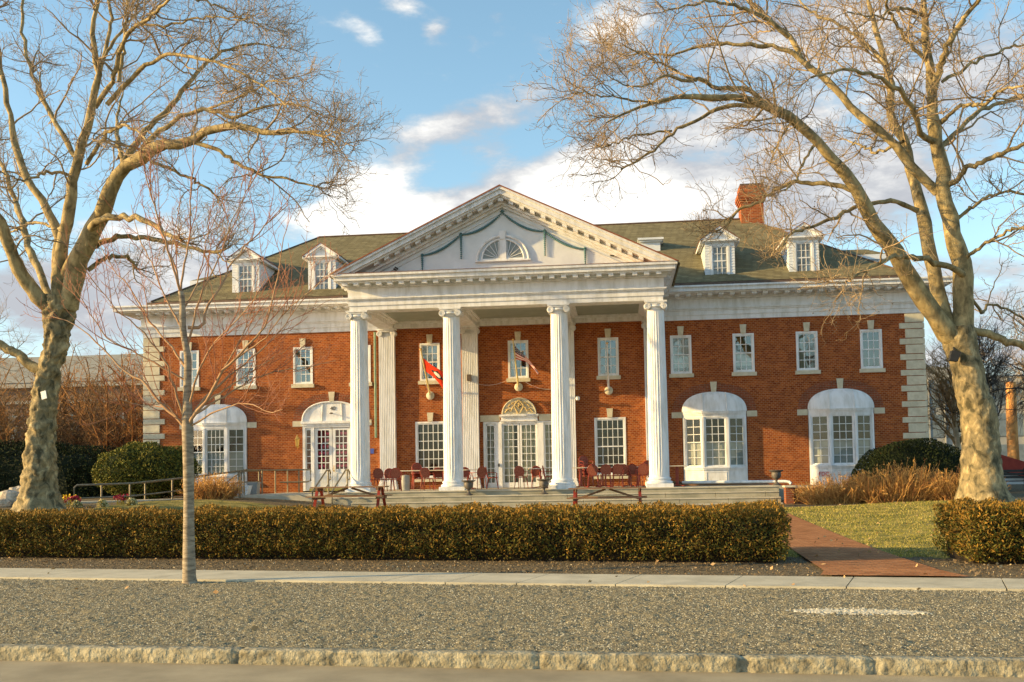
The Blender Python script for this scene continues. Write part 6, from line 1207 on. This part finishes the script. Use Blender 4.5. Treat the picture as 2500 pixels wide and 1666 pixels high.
# ------------------------------------------------------------------ flags
def flagset():
    labs = ('slanting yellow flagpole carrying the red flag', 'slanting yellow flagpole carrying the striped flag', 'slanting bare flagpole nearest the rightmost column'); roots = []
    for x, z, lab in ((-3.83, 5.07, labs[0]), (0.0, 5.34, labs[1]), (3.83, 5.09, labs[2])):
        root = thing('wall_flagpole', (x, WY - .03, z), lab, 'flagpole', 'slanting flagpoles on the portico wall'); zt = z + 1.72
        m = MB(); m.lathe([(.17, 0), (.18, .03), (.14, .06), (.06, .1)], (0, 0, 0), 24); m.tube([(0, 0, .05), (0, .09, .16)], .05, 10); m.xf(lambda p: Vector((x + p.x, WY - .02 - p.z, z + p.y))); m.build('bracket', CRM, root, smooth=True)
        m = MB(); m.tube([(x, WY - .1, z + .02), (x, 41.1, zt)], [.04, .028], 10); m.build('pole', YEL if x < 3 else WHT, root, smooth=True)
        m = MB(); m.lathe([(.01, -.05), (.045, -.02), (.05, .02), (.01, .06)], (x, 41.06, zt + .04), 12); m.build('finial', BRS, root, smooth=True)
        m = MB(); m.tube([(x - .05, 41.2, zt - .1), (x - .1, 42, (z + zt) / 2 - .1), (x - .02, WY - .12, z - .02)], .006, 4); m.build('halyard', WHT, root); roots.append((x, z, zt))
    def cloth(name, top, bot, U, Vn, matf, mats, label, amp=.07):
        top = resample([tuple(p) for p in top], U + 1); bot = resample([tuple(p) for p in bot], U + 1); vs = []
        for i in range(U + 1):
            for j in range(Vn + 1):
                v = j / Vn; p = top[i] * (1 - v) + bot[i] * v; u = i / U; p = p + np.array([0, amp * math.sin(u * 9 + v * 3) * min(1, u * 3), 0]); vs.append(tuple(p))
        fs = [(i * (Vn + 1) + j, (i + 1) * (Vn + 1) + j, (i + 1) * (Vn + 1) + j + 1, i * (Vn + 1) + j + 1) for i in range(U) for j in range(Vn)]
        mi = [matf((i + .5) / U, (j + .5) / Vn) for i in range(U) for j in range(Vn)]
        m = MB(); m.v = vs; m.f = fs; m.m = mi; o = m.build(name, mats, smooth=True); s_ = o.modifiers.new('thick', 'SOLIDIFY'); s_.thickness = .004; return tag(o, label, 'flag', 'flags hanging from the portico poles')
    def on(i, t): x, z, zt = roots[i]; return np.array([x, WY - .1 + (41.1 - WY + .1) * t, z + .02 + (zt - z) * t])
    def A_(x, y, Y): return np.array(tuple(at(x, y, Y)))
    ya, yb = on(0, .86)[1], on(0, .56)[1]
    def rf(u, v):
        du, dv = (u - .36) / .17, (v - .5) / .26
        if du * du + dv * dv * 1.1 < .33: return 2
        return 1 if abs(du) + abs(dv) < 1.12 else 0
    cloth('red_flag', [on(0, .84), A_(1056, 893, 41.5), A_(1073, 903, 41.6), A_(1100, 925, 41.9), A_(1112, 965, 42.1)], [on(0, .55), A_(1058, 921, 42.0), A_(1074, 939, 42.0), A_(1086, 958, 42.1), A_(1098, 990, 42.1)], 60, 30, rf, [FRED, BLK, FWHT], 'bright red flag with a dark and white emblem, partly behind the second column', amp=.04)
    def uf(u, v):
        if u < .42 and v < .5:
            i, j = int(u * 30), int(v * 20); return 1 if not (i % 2 == 1 and j % 3 == 1) else 2
        return 3 if int(v * 9) % 2 == 0 else 2
    cloth('striped_flag', [on(1, .93), A_(1268, 856, 41.3), A_(1281, 868, 41.4), A_(1294, 882, 41.5), A_(1305, 896, 41.6), A_(1315, 911, 41.7)], [on(1, .62), A_(1270, 880, 41.8), A_(1283, 883, 41.7), A_(1296, 893, 41.7), A_(1305, 904, 41.7), A_(1313, 915, 41.7)], 60, 40, uf, [FRED, FBLU, FWHT, FR2], 'drooping flag with red and white stripes and a dark blue corner above the entrance', amp=.05)
flagset()
# ------------------------------------------------------------------ things on the trees
def tree_bits():
    p = at(107, 965, 28.45); m = MB(); m.box(-.09, .09, -.01, .01, -.12, .12); o = m.build('white_notice', WHT, bevel=.004); o.location = (p.x, 28.45, p.z); o.rotation_euler = (0, rad(-12), rad(-8)); tag(o, 'small white notice fixed on the knobbly plane trunk', 'sign')
    p = at(2330, 870, 29.5); root = thing('tree_floodlight', (p.x, 29.5, p.z), 'dark square floodlight strapped to the mottled plane trunk', 'floodlight')
    m = MB(); m.prism([(-.16, -.12), (.06, -.16), (.16, .1), (-.08, .16)], 'y', -.1, .08); m.xf(lambda q: q + p); m.build('lamp_head', BLK, root); m = MB(); m.tube([(p.x + .02, 29.5, p.z + .1), (p.x + .05, 29.7, p.z + .26)], .03, 6); m.build('bracket', BLK, root)
tree_bits()
# ------------------------------------------------------------------ far background
def background():
    b = thing('long_grey_roofed_building', (-50, 96, 1), 'long low building with a grey roof behind the bare shrubs at left', 'building')
    z = 11.9; m = MB(); m.box(-95, -30, 96, 118, 0, z - .8); m.build('wall', FARB, b); m = MB(); m.box(-95.5, -29.5, 95.4, 118.5, z - .8, z - .3); m.box(-95.5, -29.5, 95.6, 96, z - 2.4, z - 2.1); m.build('fascia', FARW, b)
    m = MB(); m.add([(-95.6, 95.3, z - .3), (-29.4, 95.3, z - .3), (-29.4, 119, z - .3), (-95.6, 119, z - .3), (-93, 104, z + 3.4), (-32, 104, z + 3.4)], [(0, 1, 5, 4), (1, 2, 5), (2, 3, 4, 5), (3, 0, 4)]); m.build('roof', FARR, b)
    for i in range(16):
        w = MB(); w.box(-92 + i * 3.8, -90 + i * 3.8, 95.93, 96.05, 6.0, 8.4); w.build('window', GLZ, b)
    b = thing('glass_office_block', (50, 112, 1), 'wide grey glass office block beyond the bare trees at right', 'building'); m = MB(); m.box(30, 100, 112, 130, 0, 11.2); m.box(33, 43, 115, 125, 11.2, 12.6); m.build('wall', FARW, b)
    for k in range(3): w = MB(); w.box(30.4, 99.6, 111.9, 112.1, 1.5 + 3.3 * k, 3.9 + 3.3 * k); w.build('window_band', GLZ, b)
    m = MB(); [m.box(30.5 + i * 1.6, 30.62 + i * 1.6, 111.84, 111.96, 1, 11) for i in range(43)]; m.build('mullions', FARW, b)
    b = thing('far_brick_building', (90, 140, 1), 'distant brick building at the far right', 'building'); m = MB(); m.box(60, 130, 150, 165, 0, 9); m.build('wall', FARB, b); m = MB(); m.box(59.5, 130.5, 149.5, 165.5, 9, 9.6); m.build('roof', FARR, b)
    p = at(2476, 1130, 68); m = MB(); m.tube([(p.x, 68, .4), (p.x - .05, 68, 4), (p.x, 68, 7.0)], [.36, .34, .3], 12); tag(m.build('timber_post', bark('post_bark', [(.3, .13, .04), (.5, .24, .08), (.6, .34, .13)], [.35, .5, .65], scale=2), smooth=True), 'sunlit orange brown post with a flat top at the far right', 'post')
    # small red-roofed booth
    c = at(2462, 1175, 58); b = thing('red_roofed_booth', (c.x, 58, .6), 'small booth with a sloping dark red roof right of the plane tree', 'booth'); m = MB(); m.prism([(c.x - .95, 2.35), (c.x + .85, 1.75), (c.x + .85, .95), (c.x - .8, 1.45)], 'y', 57.2, 59.4); m.build('roof', mat('booth_red', (.3, .03, .02), (.4, .05, .03), rough=.5, scale=3), b)
    m = MB(); m.box(c.x - .75, c.x + .7, 57.6, 59.2, .5, 1.3); m.build('wall', WHS, b)
    c = at(2455, 1205, 44); 
    for k, lab in enumerate(('dark low bench nearest the mottled plane trunk', 'dark low bench at the right edge beyond the hedge')):
        x = c.x + .2 + k * 1.9; o = thing('park_bench', (x, 44 + k, .7), lab, 'bench', 'dark benches behind the plane tree'); z0 = G(x, 44)
        m = MB(); [m.box(x - .85, x + .85, 43.8 + k + j * .13, 43.91 + k + j * .13, z0 + .42, z0 + .46) for j in range(4)]; m.build('seat', BLK, o); m = MB(); [m.box(x - .85, x + .85, 44.34 + k, 44.38 + k, z0 + .55 + j * .13, z0 + .65 + j * .13) for j in range(3)]; m.build('backrest', BLK, o)
        for sx in (-.7, .7): m = MB(); m.box(x + sx - .03, x + sx + .03, 43.82 + k, 43.88 + k, z0, z0 + .42); m.box(x + sx - .03, x + sx + .03, 44.3 + k, 44.36 + k, z0, z0 + .94); m.build('leg', BLK, o)
    # distant bare woodland that closes the horizon on both sides
    n = 2600; xs_ = np.concatenate([RNG.uniform(-170, -28, n // 2), RNG.uniform(22, 170, n // 2)]); ys_ = RNG.uniform(135, 175, n); h = RNG.uniform(5, 11, n); s = np.stack([xs_, ys_, np.full(n, .5)], -1)
    P = np.stack([s + np.array([[0, 0, 1]]) * h[:, None] * t + RNG.normal(size=s.shape) * .5 * t for t in np.linspace(0, 1, 6)], 1); A = (P, np.linspace(.22, .06, 6)[None].repeat(n, 0)); Bq = spawn([A], 9, .3, 1, (20, 60), (1.5, 4), 5, .08, .04, wig=.2, lift=.1)
    V, F = merge([tubes(*A, 4), tubes(*Bq, 3)]); tag(npmesh('distant_wood', V, F, [WLW[1]]), 'distant brown leafless wood beyond the buildings', kind='stuff')
background()
